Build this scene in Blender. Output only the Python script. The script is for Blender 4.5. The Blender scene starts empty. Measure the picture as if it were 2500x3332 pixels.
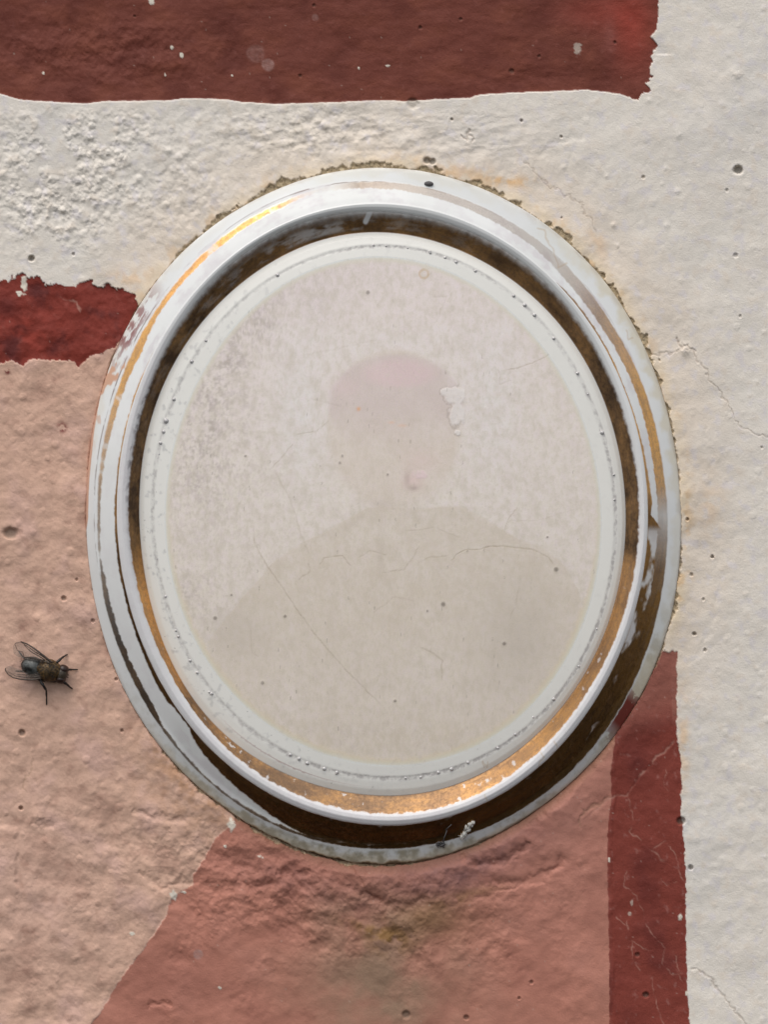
import bpy, math, random
import numpy as np
from mathutils import Vector
SC = bpy.context.scene
COL = SC.collection
S = 4.51e-5                       # metres per photograph pixel on the wall (plaque about 87 x 102 mm)
CX, CY = 1250.0, 1666.0
MM = 1e-3
D = 0.45                          # camera distance (m)
def R(a): return math.radians(a)

# ------------------------------------------------------------------ camera, sky, sun
cam_d = bpy.data.cameras.new('camera'); cam = bpy.data.objects.new('camera', cam_d); COL.objects.link(cam)
cam_d.sensor_fit = 'HORIZONTAL'; cam_d.sensor_width = 36.0
cam_d.lens = 36.0 * D / (2500 * S)
cam_d.clip_start = 0.01; cam_d.clip_end = 100
cam.location = (0, -D, 0); cam.rotation_euler = (R(90), 0, 0)
SC.camera = cam
SUN_EL, SUN_AZ = 62.0, -28.0      # azimuth measured from the wall's normal, negative = viewer's left
w = bpy.data.worlds.new("World"); SC.world = w; w.use_nodes = True
nt = w.node_tree; bg = nt.nodes['Background']
sky = nt.nodes.new('ShaderNodeTexSky'); sky.sky_type = 'NISHITA'; sky.sun_disc = False
sky.sun_elevation = R(SUN_EL); sky.sun_rotation = R(180 - SUN_AZ)
sky.air_density = 1.0; sky.dust_density = 2.0; sky.ozone_density = 0.6; sky.altitude = 50
hs = nt.nodes.new('ShaderNodeHueSaturation'); hs.inputs['Saturation'].default_value = 0.30   # overcast
nt.links.new(sky.outputs[0], hs.inputs['Color']); nt.links.new(hs.outputs[0], bg.inputs[0])
bg.inputs[1].default_value = 0.12
sd = bpy.data.lights.new('sun', 'SUN'); sd.energy = 1.15; sd.angle = R(48); sd.color = (1.0, 0.93, 0.84)
sun = bpy.data.objects.new('sun', sd); COL.objects.link(sun)
az, el = R(SUN_AZ), R(SUN_EL)
sdir = Vector((math.sin(az) * math.cos(el), -math.cos(az) * math.cos(el), math.sin(el)))
sun.rotation_euler = sdir.to_track_quat('Z', 'Y').to_euler()
SC.view_settings.view_transform = 'Standard'; SC.view_settings.look = 'None'
SC.view_settings.gamma = 1.0; SC.view_settings.exposure = 0.5

# ------------------------------------------------------------------ numpy noise
rng = np.random.RandomState(7)
PERM = np.concatenate([rng.permutation(256)] * 2).astype(np.int64)
ANG = rng.rand(256) * 2 * np.pi
GX, GY = np.cos(ANG), np.sin(ANG)
RND = rng.rand(4, 256)
def hsh(ix, iy, seed): return PERM[(PERM[(ix + seed * 37) & 255] + iy + seed * 91) & 255]
def gn(x, y, seed=0):
    ix = np.floor(x).astype(np.int64); iy = np.floor(y).astype(np.int64)
    fx, fy = x - ix, y - iy
    u = fx * fx * fx * (fx * (fx * 6 - 15) + 10); v = fy * fy * fy * (fy * (fy * 6 - 15) + 10)
    def g(a, b):
        h = hsh(ix + a, iy + b, seed); return GX[h] * (fx - a) + GY[h] * (fy - b)
    n0 = g(0, 0) * (1 - u) + g(1, 0) * u; n1 = g(0, 1) * (1 - u) + g(1, 1) * u
    return (n0 * (1 - v) + n1 * v) * 1.5
def fbm(x, y, size, octv=4, seed=0, gain=0.5):
    x = np.asarray(x, float) / size; y = np.asarray(y, float) / size
    t = 0; a = 1; s = 0
    for o in range(octv):
        t = t + a * gn(x + 13.7 * o, y + 7.3 * o, seed + o); s += a
        x = x * 2.03; y = y * 2.03; a *= gain
    return t / s
def grains(x, y, size, seed, rmin=0.25, rmax=0.6, keep=1.0):
    """rounded random bumps, one per cell at most"""
    x = x / size; y = y / size
    ix = np.floor(x).astype(np.int64); iy = np.floor(y).astype(np.int64)
    out = np.zeros_like(x)
    for a in (-1, 0, 1):
        for b in (-1, 0, 1):
            h = hsh(ix + a, iy + b, seed)
            px = ix + a + RND[0][h]; py = iy + b + RND[1][h]
            r = rmin + (rmax - rmin) * RND[2][h] ** 2
            q = 1 - ((x - px) ** 2 + (y - py) ** 2) / (r * r)
            q = np.where(RND[3][h] < keep, q, 0)
            q = np.clip(q, 0, 1); out = np.maximum(out, q * q * (3 - 2 * q) * r / rmax)
    return out
def sst(a, b, x):
    t = np.clip((x - a) / (b - a), 0, 1); return t * t * (3 - 2 * t)
def gauss(x, y, cx, cy, sx, sy=None, rot=0):
    sy = sy or sx; c, s_ = math.cos(R(rot)), math.sin(R(rot))
    dx, dy = x - cx, y - cy
    a = (dx * c + dy * s_) / sx; b = (-dx * s_ + dy * c) / sy
    return np.exp(-(a * a + b * b))
def lin(c):
    c = np.array(c, float) / 255.0
    return np.where(c <= 0.04045, c / 12.92, ((c + 0.055) / 1.055) ** 2.4)
KA = 1.18                         # observed white 0.62 -> paint albedo 0.73
def alb(c): return np.clip(lin(c) * KA, 0, 0.85)
def mix(C, c2, m):
    if not np.ndim(c2) > 1: c2 = np.asarray(c2)[None, :]
    m = np.clip(m, 0, 1)[..., None]
    return C * (1 - m) + c2 * m
def polydist(x, y, pts):
    d = np.full(x.shape, 1e9); tt = np.zeros(x.shape); n = len(pts) - 1
    for i in range(n):
        (ax, ay), (bx, by) = pts[i], pts[i + 1]
        vx, vy = bx - ax, by - ay; L = vx * vx + vy * vy + 1e-9
        t = np.clip(((x - ax) * vx + (y - ay) * vy) / L, 0, 1)
        q = np.hypot(x - ax - t * vx, y - ay - t * vy)
        m = q < d; d = np.where(m, q, d); tt = np.where(m, (i + t) / n, tt)
    return d, tt

# ------------------------------------------------------------------ plaque contours, read off the photograph
A0, B0, MX, MY = 965.0, 1132.0, 1250.0, 1675.0
ORG = [(1930,1472),(1863,1075),(1672,740),(1386,515),(1050,437),(713,515),(427,740),(236,1075),(220,1471),(286,1868),
       (427,2203),(713,2428),(1049,2457),(1386,2428),(1672,2203),(1863,1868)]
CT = {
 'O': {0:[(1085,0),(1130,300),(1165,700),(1190,1100),(1200,1500)],1:[(870,0),(1050,350),(1245,830),(1330,1200),(1365,1600)],
       2:[(640,120),(1000,480),(1340,900),(1650,1390)],3:[(0,200),(480,310),(850,440),(1200,620),(1650,930)],
       4:[(0,540),(400,470),(830,450),(1300,500),(1650,565)],5:[(0,850),(400,610),(800,420),(1200,280),(1650,180)],
       6:[(0,1230),(160,1000),(400,650),(700,330),(1050,30)],7:[(740,0),(600,220),(440,640),(340,1000),(270,1500)],
       8:[(270,200),(245,770),(260,1100),(300,1650)],9:[(30,0),(130,450),(220,880),(350,1250),(540,1650)],
       10:[(0,390),(200,680),(500,1030),(800,1380),(1050,1620)],11:[(0,760),(200,930),(600,1180),(850,1285),(1200,1420),(1650,1560)],
       12:[(0,1330),(400,1440),(850,1490),(1300,1440),(1650,1350)],13:[(0,1540),(500,1350),(900,1180),(1300,1000),(1650,800)],
       14:[(900,1330),(1230,980),(1440,640),(1600,300)],15:[(1440,0),(1400,350),(1290,800),(1160,1170),(1020,1450)]},
 'P': {0:[(960,0),(990,400),(1015,830),(1020,1200),(975,1600)],1:[(740,240),(850,540),(970,930),(1110,1200),(1190,1500)],
       2:[(150,50),(420,280),(700,430),(1060,880),(1300,1170),(1480,1500)],3:[(0,430),(400,520),(850,690),(1200,890),(1640,1220)],
       4:[(0,690),(400,600),(870,655),(1300,700),(1650,800)],5:[(0,1050),(400,760),(800,570),(1300,390),(1650,320)],
       6:[(560,760),(680,570),(930,310),(1180,120),(100,1440)],7:[(830,130),(670,500),(560,760),(440,1150),(370,1500)],
       8:[(400,0),(360,400),(350,800),(370,1200),(420,1650)],9:[(165,0),(250,450),(340,760),(480,1200),(700,1650)],
       10:[(0,30),(200,360),(420,700),(700,1050),(1000,1380),(1350,1640)],11:[(0,580),(350,830),(700,1040),(1050,1200),(1400,1300),(1650,1340)],
       12:[(0,1160),(500,1250),(850,1280),(1150,1260),(1650,1150)],13:[(0,1300),(420,1220),(850,1080),(1200,880),(1650,620)],
       14:[(430,1580),(900,1150),(1170,830),(1340,600)],15:[(1230,0),(1190,300),(1090,700),(1000,1050),(860,1380),(740,1600)]},
 'X': {0:[(670,50),(740,500),(750,830),(740,1200),(680,1600)],1:[(440,230),(600,580),(710,860),(800,1050),(900,1400),(940,1600)],
       2:[(400,600),(780,940),(960,1180),(1150,1480)],3:[(0,690),(400,790),(900,1020),(1400,1340)],
       4:[(0,1010),(500,930),(1000,940),(1650,1060)],5:[(0,1480),(400,1140),(800,900),(1200,760),(1650,650)],
       6:[(300,1640),(600,1180),(900,850),(1200,500),(1650,180)],7:[(1180,130),(960,600),(780,1050),(680,1500)],
       8:[(730,0),(695,300),(670,700),(670,1000),(700,1400),(735,1650)],9:[(470,0),(560,500),(670,780),(860,1280),(1040,1640)],
       10:[(400,0),(600,370),(850,720),(1100,960),(1400,1220)],11:[(0,190),(300,420),(700,680),(1100,840),(1400,950),(1650,1010)],
       12:[(0,810),(400,920),(800,940),(1200,930),(1650,850)],13:[(0,1010),(500,900),(900,720),(1300,460),(1650,200)],
       14:[(0,1490),(400,1130),(650,920),(950,540),(1290,0)],15:[(960,0),(880,400),(760,750),(640,1100),(480,1400),(340,1650)]},
 'R': {0:[(500,0),(590,400),(640,830),(630,1200),(600,1600)],1:[(170,0),(440,500),(600,830),(730,1200),(830,1600)],
       2:[(0,400),(300,600),(640,950),(900,1320),(1080,1640)],3:[(0,830),(500,960),(900,1170),(1400,1500)],
       4:[(0,1120),(500,1020),(900,1040),(1650,1200)],5:[(100,1540),(400,1280),(800,1010),(1200,860),(1650,740)],
       6:[(500,1450),(800,1050),(1200,600),(1650,290)],7:[(1330,130),(1100,700),(940,1150),(870,1500)],
       8:[(870,0),(830,500),(795,900),(800,1200),(900,1600)],9:[(640,0),(760,450),(870,800),(1080,1240),(1290,1650)],
       10:[(560,0),(760,350),(1000,620),(1250,920),(1500,1110),(1650,1230)],11:[(70,70),(400,290),(800,530),(1240,700),(1650,850)],
       12:[(0,650),(400,750),(800,790),(1200,790),(1650,680)],13:[(0,870),(500,720),(900,540),(1300,270),(1600,20)],
       14:[(0,1310),(380,980),(640,640),(900,300),(1110,0)],15:[(840,0),(760,300),(620,700),(500,1050),(330,1400),(200,1650)]},
 'I': {0:[(370,0),(420,450),(437,830),(430,1200),(380,1600)],1:[(0,170),(230,530),(395,830),(560,1300),(630,1630)],
       2:[(0,730),(300,965),(600,1280),(850,1640)],3:[(0,1100),(500,1240),(900,1460),(1180,1650)],
       4:[(0,1400),(500,1340),(830,1330),(1200,1360),(1650,1500)],5:[(300,1650),(800,1350),(1200,1180),(1650,1060)],
       6:[(700,1650),(1000,1230),(1300,940),(1650,640)],7:[(1650,0),(1360,470),(1140,1000),(1030,1300),(960,1640)],
       8:[(1020,0),(970,300),(965,700),(968,1000),(980,1300),(1040,1600)],9:[(780,0),(900,500),(1000,900),(1200,1330),(1370,1660)],
       10:[(660,0),(870,370),(1060,570),(1290,800),(1450,920),(1650,1050)],11:[(270,10),(560,200),(850,340),(1200,480),(1650,590)],
       12:[(0,440),(500,530),(800,555),(1200,545),(1650,440)],13:[(0,620),(500,470),(900,270),(1350,0)],
       14:[(0,1050),(400,650),(700,330),(930,0)],15:[(650,0),(560,420),(440,780),(370,1020),(180,1350),(0,1600)]},
 'G': {0:[(210,50),(290,600),(310,830),(300,1200),(260,1600)],1:[(70,580),(215,860),(400,1380),(470,1590)],
       2:[(0,930),(150,1050),(280,1185),(540,1500)],3:[(60,1280),(260,1350),(420,1410),(670,1520)],
       4:[(370,1540),(850,1510),(1450,1590)],5:[(790,1580),(1170,1400),(1550,1290)],
       6:[(1010,1530),(1400,1130),(1650,880)],7:[(1610,420),(1370,930),(1260,1220),(1190,1520)],
       8:[(1200,0),(1165,500),(1150,900),(1180,1200),(1240,1600)],9:[(970,0),(1060,370),(1200,770),(1380,1160),(1600,1560)],
       10:[(1010,100),(1200,320),(1500,590),(1650,680)],11:[(960,110),(1180,220),(1430,290),(1650,350)],
       12:[(0,160),(400,270),(800,315),(1300,290),(1650,200)],13:[(0,380),(350,300),(650,180),(1080,0)],
       14:[(0,770),(280,560),(540,300),(800,20)],15:[(520,0),(400,500),(300,800),(150,1150),(0,1380)]},
 'F': {0:[(40,200),(90,830),(80,1400)],1:[(-75,626),(34,830)],2:[(0,1290)],3:[(0,1430),(500,1560)],4:[(700,1650),(1000,1640)],
       5:[(900,1650),(1200,1510),(1650,1400)],6:[(1507,1266)],7:[(1519,938),(1349,1565)],8:[(1400,100),(1340,600),(1320,1000),(1350,1500)],
       9:[(1120,0),(1250,550),(1400,900),(1650,1260)],10:[(1200,0),(1440,260),(1650,450)],11:[(1000,0),(1300,90),(1650,170)],
       12:[(100,20),(600,130),(1000,150),(1650,80)],13:[(0,220),(300,130),(700,0)],14:[(0,600),(300,370),(600,0)],
       15:[(370,0),(240,400),(120,800),(0,1000)]},
}
def fit(name, order):
    th, rh = [], []
    for k, pts in CT[name].items():
        for zx, zy in pts:
            x = ORG[k][0] + zx / 4.15; y = ORG[k][1] + zy / 4.15
            u = (x - MX) / A0; v = (MY - y) / B0
            th.append(math.atan2(v, u)); rh.append(math.hypot(u, v))
    th = np.array(th); rh = np.array(rh)
    cols = [np.ones_like(th)]; reg = [0.0]
    for n in range(1, order + 1): cols += [np.cos(n * th), np.sin(n * th)]; reg += [0.02 * n * n] * 2
    M = np.stack(cols, 1)
    return np.linalg.solve(M.T @ M + np.diag(reg), M.T @ rh)
def ev(c, th):
    r = np.full(np.shape(th), c[0]); n = 1
    for i in range(1, len(c), 2): r = r + c[i] * np.cos(n * th) + c[i + 1] * np.sin(n * th); n += 1
    return r
FT = {k: fit(k, o) for k, o in (('O', 6), ('P', 6), ('X', 6), ('R', 6), ('I', 6), ('G', 5), ('F', 4))}
ORDER = ['O', 'P', 'X', 'R', 'I', 'G', 'F']
def polar(x, y):
    u = (x - MX) / A0; v = (MY - y) / B0
    return np.arctan2(v, u), np.hypot(u, v)
def ctab(thd, tab):
    """cyclic interpolation of a {degrees: value} table"""
    ks = sorted(tab); v = [tab[k] for k in ks]
    return np.interp(np.mod(thd, 360), ks + [ks[0] + 360], v + [v[0]])

# ------------------------------------------------------------------ mesh from arrays
def to_world(x, y, h):
    """photograph pixel x, y and height h (mm) above the wall plane -> metres"""
    hm = h * MM; f = (D - hm) / D
    return np.stack([(x - CX) * S * f, -hm, (CY - y) * S * f], -1)
def tag(o, label=None, cat=None, group=None, kind=None):
    if label: o['label'] = label
    if cat: o['category'] = cat
    if group: o['group'] = group
    if kind: o['kind'] = kind
    return o
def empty(name, loc=(0, 0, 0)):
    o = bpy.data.objects.new(name, None); o.empty_display_size = 0.005; o.location = loc; COL.objects.link(o); return o
def mesh_np(name, V, Q, mat, parent=None, N=None, col=None, att=None, origin=None):
    """V verts, Q faces (quads or tris); compacted; custom normals kept so parts of one sheet join smoothly"""
    used, inv = np.unique(Q.ravel(), return_inverse=True)
    V2 = V[used].astype(np.float32); k = Q.shape[1]
    o0 = np.array(origin if origin is not None else (0, 0, 0), np.float32)
    me = bpy.data.meshes.new(name)
    me.vertices.add(len(V2)); me.vertices.foreach_set('co', (V2 - o0).ravel())
    nf = len(Q); me.loops.add(nf * k); me.loops.foreach_set('vertex_index', inv.astype(np.int32).ravel())
    me.polygons.add(nf); me.polygons.foreach_set('loop_start', np.arange(0, nf * k, k, dtype=np.int32))
    me.update(calc_edges=True); me.validate()
    me.polygons.foreach_set('use_smooth', np.ones(len(me.polygons), bool))
    if N is not None and len(me.vertices) == len(V2):
        me.normals_split_custom_set_from_vertices(N[used].astype(np.float32).tolist())
    if col is not None:
        a = me.color_attributes.new('Col', 'FLOAT_COLOR', 'POINT')
        c4 = np.ones((len(V2), 4), np.float32); c4[:, :3] = col[used]; a.data.foreach_set('color', c4.ravel())
    for nme, arr in (att or {}).items():
        a = me.attributes.new(nme, 'FLOAT', 'POINT'); a.data.foreach_set('value', arr[used].astype(np.float32))
    me.materials.append(mat)
    o = bpy.data.objects.new(name, me); COL.objects.link(o)
    o.location = o0.tolist()
    if parent: o.parent = parent; o.location = (o0 - np.array(parent.location, np.float32)).tolist()
    return o
def grid_normals(P, wrap=False):
    if wrap:
        du = np.roll(P, -1, 1) - np.roll(P, 1, 1)
    else:
        du = np.gradient(P, axis=1)
    dv = np.gradient(P, axis=0)
    n = np.cross(du, dv); n /= np.linalg.norm(n, axis=-1, keepdims=True) + 1e-20
    n *= np.where(n[..., 1:2] > 0, -1, 1)
    return n

# ------------------------------------------------------------------ materials
def mat_surface(name, rough=0.6, rough_att=None, gilt=False, grain=(9000, 0.04), bump=0.00004, bscale=7000, coat=0.0, spec=0.5):
    m = bpy.data.materials.new(name); m.use_nodes = True
    nt = m.node_tree; b = nt.nodes['Principled BSDF']; L = nt.links
    a = nt.nodes.new('ShaderNodeAttribute'); a.attribute_name = 'Col'
    tc = nt.nodes.new('ShaderNodeTexCoord')
    n1 = nt.nodes.new('ShaderNodeTexNoise'); n1.inputs['Scale'].default_value = grain[0]; n1.inputs['Detail'].default_value = 3
    L.new(tc.outputs['Object'], n1.inputs['Vector'])
    mr = nt.nodes.new('ShaderNodeMapRange'); mr.inputs['From Min'].default_value = 0.25; mr.inputs['From Max'].default_value = 0.75
    mr.inputs['To Min'].default_value = 1 - grain[1] * 2; mr.inputs['To Max'].default_value = 1 + grain[1] * 2
    L.new(n1.outputs[0], mr.inputs['Value'])
    mx = nt.nodes.new('ShaderNodeVectorMath'); mx.operation = 'SCALE'
    L.new(a.outputs['Color'], mx.inputs[0]); L.new(mr.outputs[0], mx.inputs['Scale']); L.new(mx.outputs[0], b.inputs['Base Color'])
    b.inputs['Roughness'].default_value = rough
    b.inputs['Specular IOR Level'].default_value = spec
    if rough_att:
        r = nt.nodes.new('ShaderNodeAttribute'); r.attribute_name = rough_att; L.new(r.outputs['Fac'], b.inputs['Roughness'])
    if gilt:
        g = nt.nodes.new('ShaderNodeAttribute'); g.attribute_name = 'gilt'; L.new(g.outputs['Fac'], b.inputs['Metallic'])
    b.inputs['Coat Weight'].default_value = coat; b.inputs['Coat Roughness'].default_value = 0.08
    if bump:
        n2 = nt.nodes.new('ShaderNodeTexNoise'); n2.inputs['Scale'].default_value = bscale; n2.inputs['Detail'].default_value = 4
        L.new(tc.outputs['Object'], n2.inputs['Vector'])
        bp = nt.nodes.new('ShaderNodeBump'); bp.inputs['Strength'].default_value = 1; bp.inputs['Distance'].default_value = bump
        L.new(n2.outputs[0], bp.inputs['Height']); L.new(bp.outputs[0], b.inputs['Normal'])
    return m
def mat_plain(name, c, rough=0.5, metal=0.0, c2=None, scale=6000, alpha=1.0, coat=0.0, bump=0.0, trans=0.0):
    m = bpy.data.materials.new(name); m.use_nodes = True
    nt = m.node_tree; b = nt.nodes['Principled BSDF']; L = nt.links
    tc = nt.nodes.new('ShaderNodeTexCoord'); n1 = nt.nodes.new('ShaderNodeTexNoise')
    n1.inputs['Scale'].default_value = scale; n1.inputs['Detail'].default_value = 4
    L.new(tc.outputs['Object'], n1.inputs['Vector'])
    cr = nt.nodes.new('ShaderNodeValToRGB'); cr.color_ramp.elements[0].position = 0.38; cr.color_ramp.elements[1].position = 0.62
    cr.color_ramp.elements[0].color = (*c, 1); cr.color_ramp.elements[1].color = (*(c2 or [v * 1.35 for v in c]), 1)
    L.new(n1.outputs[0], cr.inputs[0]); L.new(cr.outputs[0], b.inputs['Base Color'])
    b.inputs['Roughness'].default_value = rough; b.inputs['Metallic'].default_value = metal
    b.inputs['Alpha'].default_value = alpha; b.inputs['Coat Weight'].default_value = coat
    b.inputs['Transmission Weight'].default_value = trans
    if bump:
        bp = nt.nodes.new('ShaderNodeBump'); bp.inputs['Distance'].default_value = bump
        L.new(n1.outputs[0], bp.inputs['Height']); L.new(bp.outputs[0], b.inputs['Normal'])
    return m
M_WHITE = mat_surface('white_limewash', 0.6, grain=(11000, 0.018), bump=0.00005, bscale=4200)
M_RED = mat_surface('dark_red_paint', 0.62, spec=.22, grain=(9000, 0.05), bump=0.00005, bscale=4500)
M_PINK = mat_surface('pink_paint', 0.62, spec=.3, grain=(9000, 0.03), bump=0.00005, bscale=4200)
M_GLAZE = mat_surface('worn_gilt_porcelain', spec=.32, rough_att='rough', gilt=True, grain=(14000, 0.01), bump=0, coat=0.0)
M_GILT = mat_surface('worn_gilding', rough_att='rough', gilt=True, grain=(9000, 0.10), bump=0.000012, bscale=6000)
M_PRINT = mat_surface('faded_ceramic_print', rough_att='rough', grain=(8000, 0.03), bump=0.000006, bscale=6000)
M_MORTAR = mat_surface('dirty_mortar', 0.85, grain=(9000, 0.12), bump=0.00008, bscale=9000, spec=0.3)

# ================================================================== THE WALL
FX0, FX1, FY0, FY1, STP = -80.0, 2580.0, -80.0, 3412.0, 3.1
def axis(a, b, lo, hi):
    core = np.arange(a, b, STP); out = []; v = core[-1]; s_ = STP
    while v < hi: s_ *= 1.13; v += s_; out.append(v)
    pre = []; v = core[0]; s_ = STP
    while v > lo: s_ *= 1.13; v -= s_; pre.append(v)
    return np.array(pre[::-1] + list(core) + out)
xs = axis(FX0, FX1, -2400, 4900); ys = axis(FY0, FY1, -2200, 5500)
X, Y = np.meshgrid(xs, ys)
shape = X.shape
def box(x0, y0, x1, y1):
    return (slice(np.searchsorted(ys, y0), np.searchsorted(ys, y1)), slice(np.searchsorted(xs, x0), np.searchsorted(xs, x1)))
TH, RH = polar(X, Y)
RO = ev(FT['O'], TH)
DO = (RH - RO) * 1040.0                        # px outside the plaque's edge
THD = np.degrees(TH) % 360
n_big = fbm(X, Y, 620, 3, 1); n_mid = fbm(X, Y, 170, 4, 5); n_sm = fbm(X, Y, 45, 4, 9); n_fine = fbm(X, Y, 14, 3, 14)
jag = fbm(X, Y, 26, 4, 21, 0.6)
# --- paint boundaries
f1 = np.interp(X, [0,60,136,279,331,542,602,723,791,896,1054,1242,1325,1416,1529,1566,1672,1815,1913,2003,2048,2071,2116,2200],
               [307,324,331,339,331,328,322,324,333,340,335,328,331,324,320,309,303,297,294,305,316,324,312,300])
g1 = np.interp(Y, [0,45,98,120,135,150,169,188,218,252,262,271,285,301,330],
               [2142,2144,2138,2118,2130,2142,2125,2118,2121,2124,2112,2099,2118,2108,2060])
ra = sst(1960, 2110, X) * sst(150, 200, Y)
def side(d, soft=1.6): return sst(-soft, soft, d)
m_top = side(f1 - Y + jag * (3 + 10 * ra)) * side(g1 - X + jag * (6 + 22 * sst(120, 200, Y)))
f2 = np.interp(X, [0,45,68,90,113,128,150,188,226,248,286,316,354,399,429,444,470],
               [917,911,884,900,907,898,928,926,934,922,913,934,930,941,952,968,1010])
f3 = np.interp(X, [-200,0,38,75,105,181,241,256,279,324,376,430], [1180,1184,1175,1189,1169,1173,1177,1196,1169,1154,1130,1060])
m_l = side(Y - f2 + jag * 26) * side(f3 - Y + jag * 12) * side(450 - X + jag * 12)
g3 = np.interp(Y, [2600,2683,2728,2796,2841,2879,2900,2924,2977,3067,3143,3210,3286,3332,4200],
               [790,753,700,663,629,627,590,557,542,482,422,376,331,297,-200])
g4 = np.interp(Y, [2100,2337,2412,2510,2593,2668,2789,2939,3165,3332,5000], [2040,2003,2001,1988,1992,1980,1977,1980,1984,1984,1990])
g5 = np.interp(Y, [2100,2262,2390,2487,2653,2759,2864,3015,3203,3332,5000], [2206,2203,2203,2218,2218,2229,2233,2233,2237,2245,2290])
right_t = np.interp(Y, [2060, 2120, 2160], [2150, 2165, 2130])
low = sst(2050, 2075, Y)
m_strip = side(X - g4 + jag * 5) * side(g5 - X + jag * 7) * side(Y - 2122 + jag * 18 + (2206 - X) * 0.15, 3)
m_terra = side(X - g3 + jag * 9) * side(g4 + 14 - X) * sst(2200, 2210, Y)
m_pink = side(Y - f3 - jag * 12) * side(g3 - X - jag * 9) * (X < 1250)
# --- relief (mm)
H = 0.55 * n_big + 0.16 * n_mid
q_white_tl = np.clip(gauss(X, Y, 260, 520, 270, 190) * 1.25 + gauss(X, Y, 160, 700, 150, 110) * .9, 0, 1.1) * sst(330, 380, Y) * (Y < 960)
q_white_tl *= sst(-0.25, 0.2, fbm(X, Y, 120, 3, 33) + 0.12)
q_mid = gauss(X, Y, 980, 430, 260, 90) + gauss(X, Y, 620, 640, 200, 130) * .6
gr1 = grains(X, Y, 17, 3, .25, .75, .85); gr2 = grains(X, Y, 30, 4, .25, .62, .55); gr3 = grains(X, Y, 52, 6, .1, .3, .5)
gr4 = grains(X, Y, 90, 8, .05, .16, .6)
H += q_white_tl * (0.09 * gr1 + 0.21 * gr2 + 0.38 * np.clip(n_sm, -1, 1) + .05 * n_fine)
H += 0.16 * q_mid * gr2 + 0.30 * q_mid * n_sm
white = 1 - np.clip(m_top + m_l + m_strip + m_terra + m_pink, 0, 1)
H += white * (0.045 * n_sm + 0.006 * n_fine + 0.035 * gr3 * (1 + sst(2300, 2500, X)) + 0.03 * gr4)
H += white * (0.05 + .13 * gauss(X, Y, 2330, 2700, 160, 420)) * fbm(X, Y, 95, 3, 191)
# layered trowel ridges above the plaque
rid = fbm(X * 0.35, Y * 1.0 + X * 0.12, 60, 4, 41)
H += sst(340, 380, Y) * sst(560, 470, Y) * sst(500, 900, X) * sst(2000, 1500, X) * 0.30 * np.abs(rid) * -1
H += gauss(X, Y, 1500, 480, 420, 70, 8) * 0.10 * n_sm
rb = .45 * fbm(X * 0.35, Y, 46, 4, 45) + .75 * fbm(X * .8, Y, 80, 4, 46)
H += m_top * (0.17 * rb + .05 * n_sm + 0.42 * np.clip(gauss(X, Y, 330, 170, 420, 120), 0, 1) * fbm(X, Y, 60, 4, 47) - 0.10)
H += m_top * gauss(X, Y, 1750, 260, 400, 60, 6) * 0.12 * rb
H += m_l * (0.5 * fbm(X, Y, 110, 4, 49) - 0.05)
H += m_pink * .22 * fbm(X, Y, 190, 3, 199)
H += m_pink * (0.30 * fbm(X, Y, 85, 5, 51, .5) + 0.10 * gr3 * 1.0 + 0.05 * gr2 * sst(0, .3, fbm(X, Y, 100, 3, 57)))
ca, sa = math.cos(R(-22)), math.sin(R(-22))
XR = (X * ca + Y * sa); YR = (-X * sa + Y * ca)
st = fbm(XR * .6, YR, 95, 5, 53, .5)
ca2, sa2 = math.cos(R(24)), math.sin(R(24))
st2 = fbm((X * ca2 + Y * sa2) * .6, (-X * sa2 + Y * ca2), 85, 5, 55, .5)
lowp = sst(2400, 2650, Y) * m_pink + m_terra
mixd = sst(900, 1400, X)
dia = st2 * (1 - mixd) + st * mixd
amp = 0.16 + 0.34 * gauss(X, Y, 900, 2880, 480, 190, 15) + 0.22 * gauss(X, Y, 1380, 3000, 330, 200)
rm = sst(-.5, .55, fbm(X, Y, 210, 3, 193) + .9 * gauss(X, Y, 1000, 2850, 500, 200) - .1)
H += lowp * .30 * fbm(X, Y, 150, 3, 201)
H += lowp * (amp * (.3 + .95 * rm) * fbm(X, Y, 62, 4, 195, .5) * .9 + .10 * grains(X, Y, 44, 22, .1, .35, .5) * rm)
H += lowp * amp * (.3 + .8 * rm) * (dia * 1.1 - np.clip(dia - .22, 0, 1) * 1.2)
H += m_strip * (0.12 * fbm(X, Y, 60, 4, 61) + .02 * n_sm)
# the recent white coat stands a little proud of the red and pink it was painted over
H += 0.10 * sst(0, 1, white)
# cement lip round the plaque, wavering
lip = ctab(THD, {0: 1, 180: .7, 215: .9, 245: 1.6, 300: 1.6, 325: .9}) * 0.35 * np.exp(-(np.clip(DO, 0, 400) / 70) ** 2) + ctab(THD, {0: .22, 200: .22, 235: .45, 260: .8, 305: .9, 322: .5, 340: .22}) * np.exp(-(np.clip(DO, 0, 500) / 190) ** 2)
H += lip * (1 + 0.5 * n_mid)
bw_ = ctab(THD, {0: 0, 205: 0, 225: 1, 315: 1, 335: 0}); cap_ = .40 + .028 * np.clip(DO, 0, 300) + .55 * n_mid * sst(0, 30, DO) + .35 * n_sm * sst(0, 25, DO) + .12 * n_fine * sst(0, 15, DO)
H = np.where((bw_ > 0) & (DO > -60), H * (1 - bw_) + bw_ * (.5 * (H + cap_) - .5 * np.sqrt((H - cap_) ** 2 + .02)), H)
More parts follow.
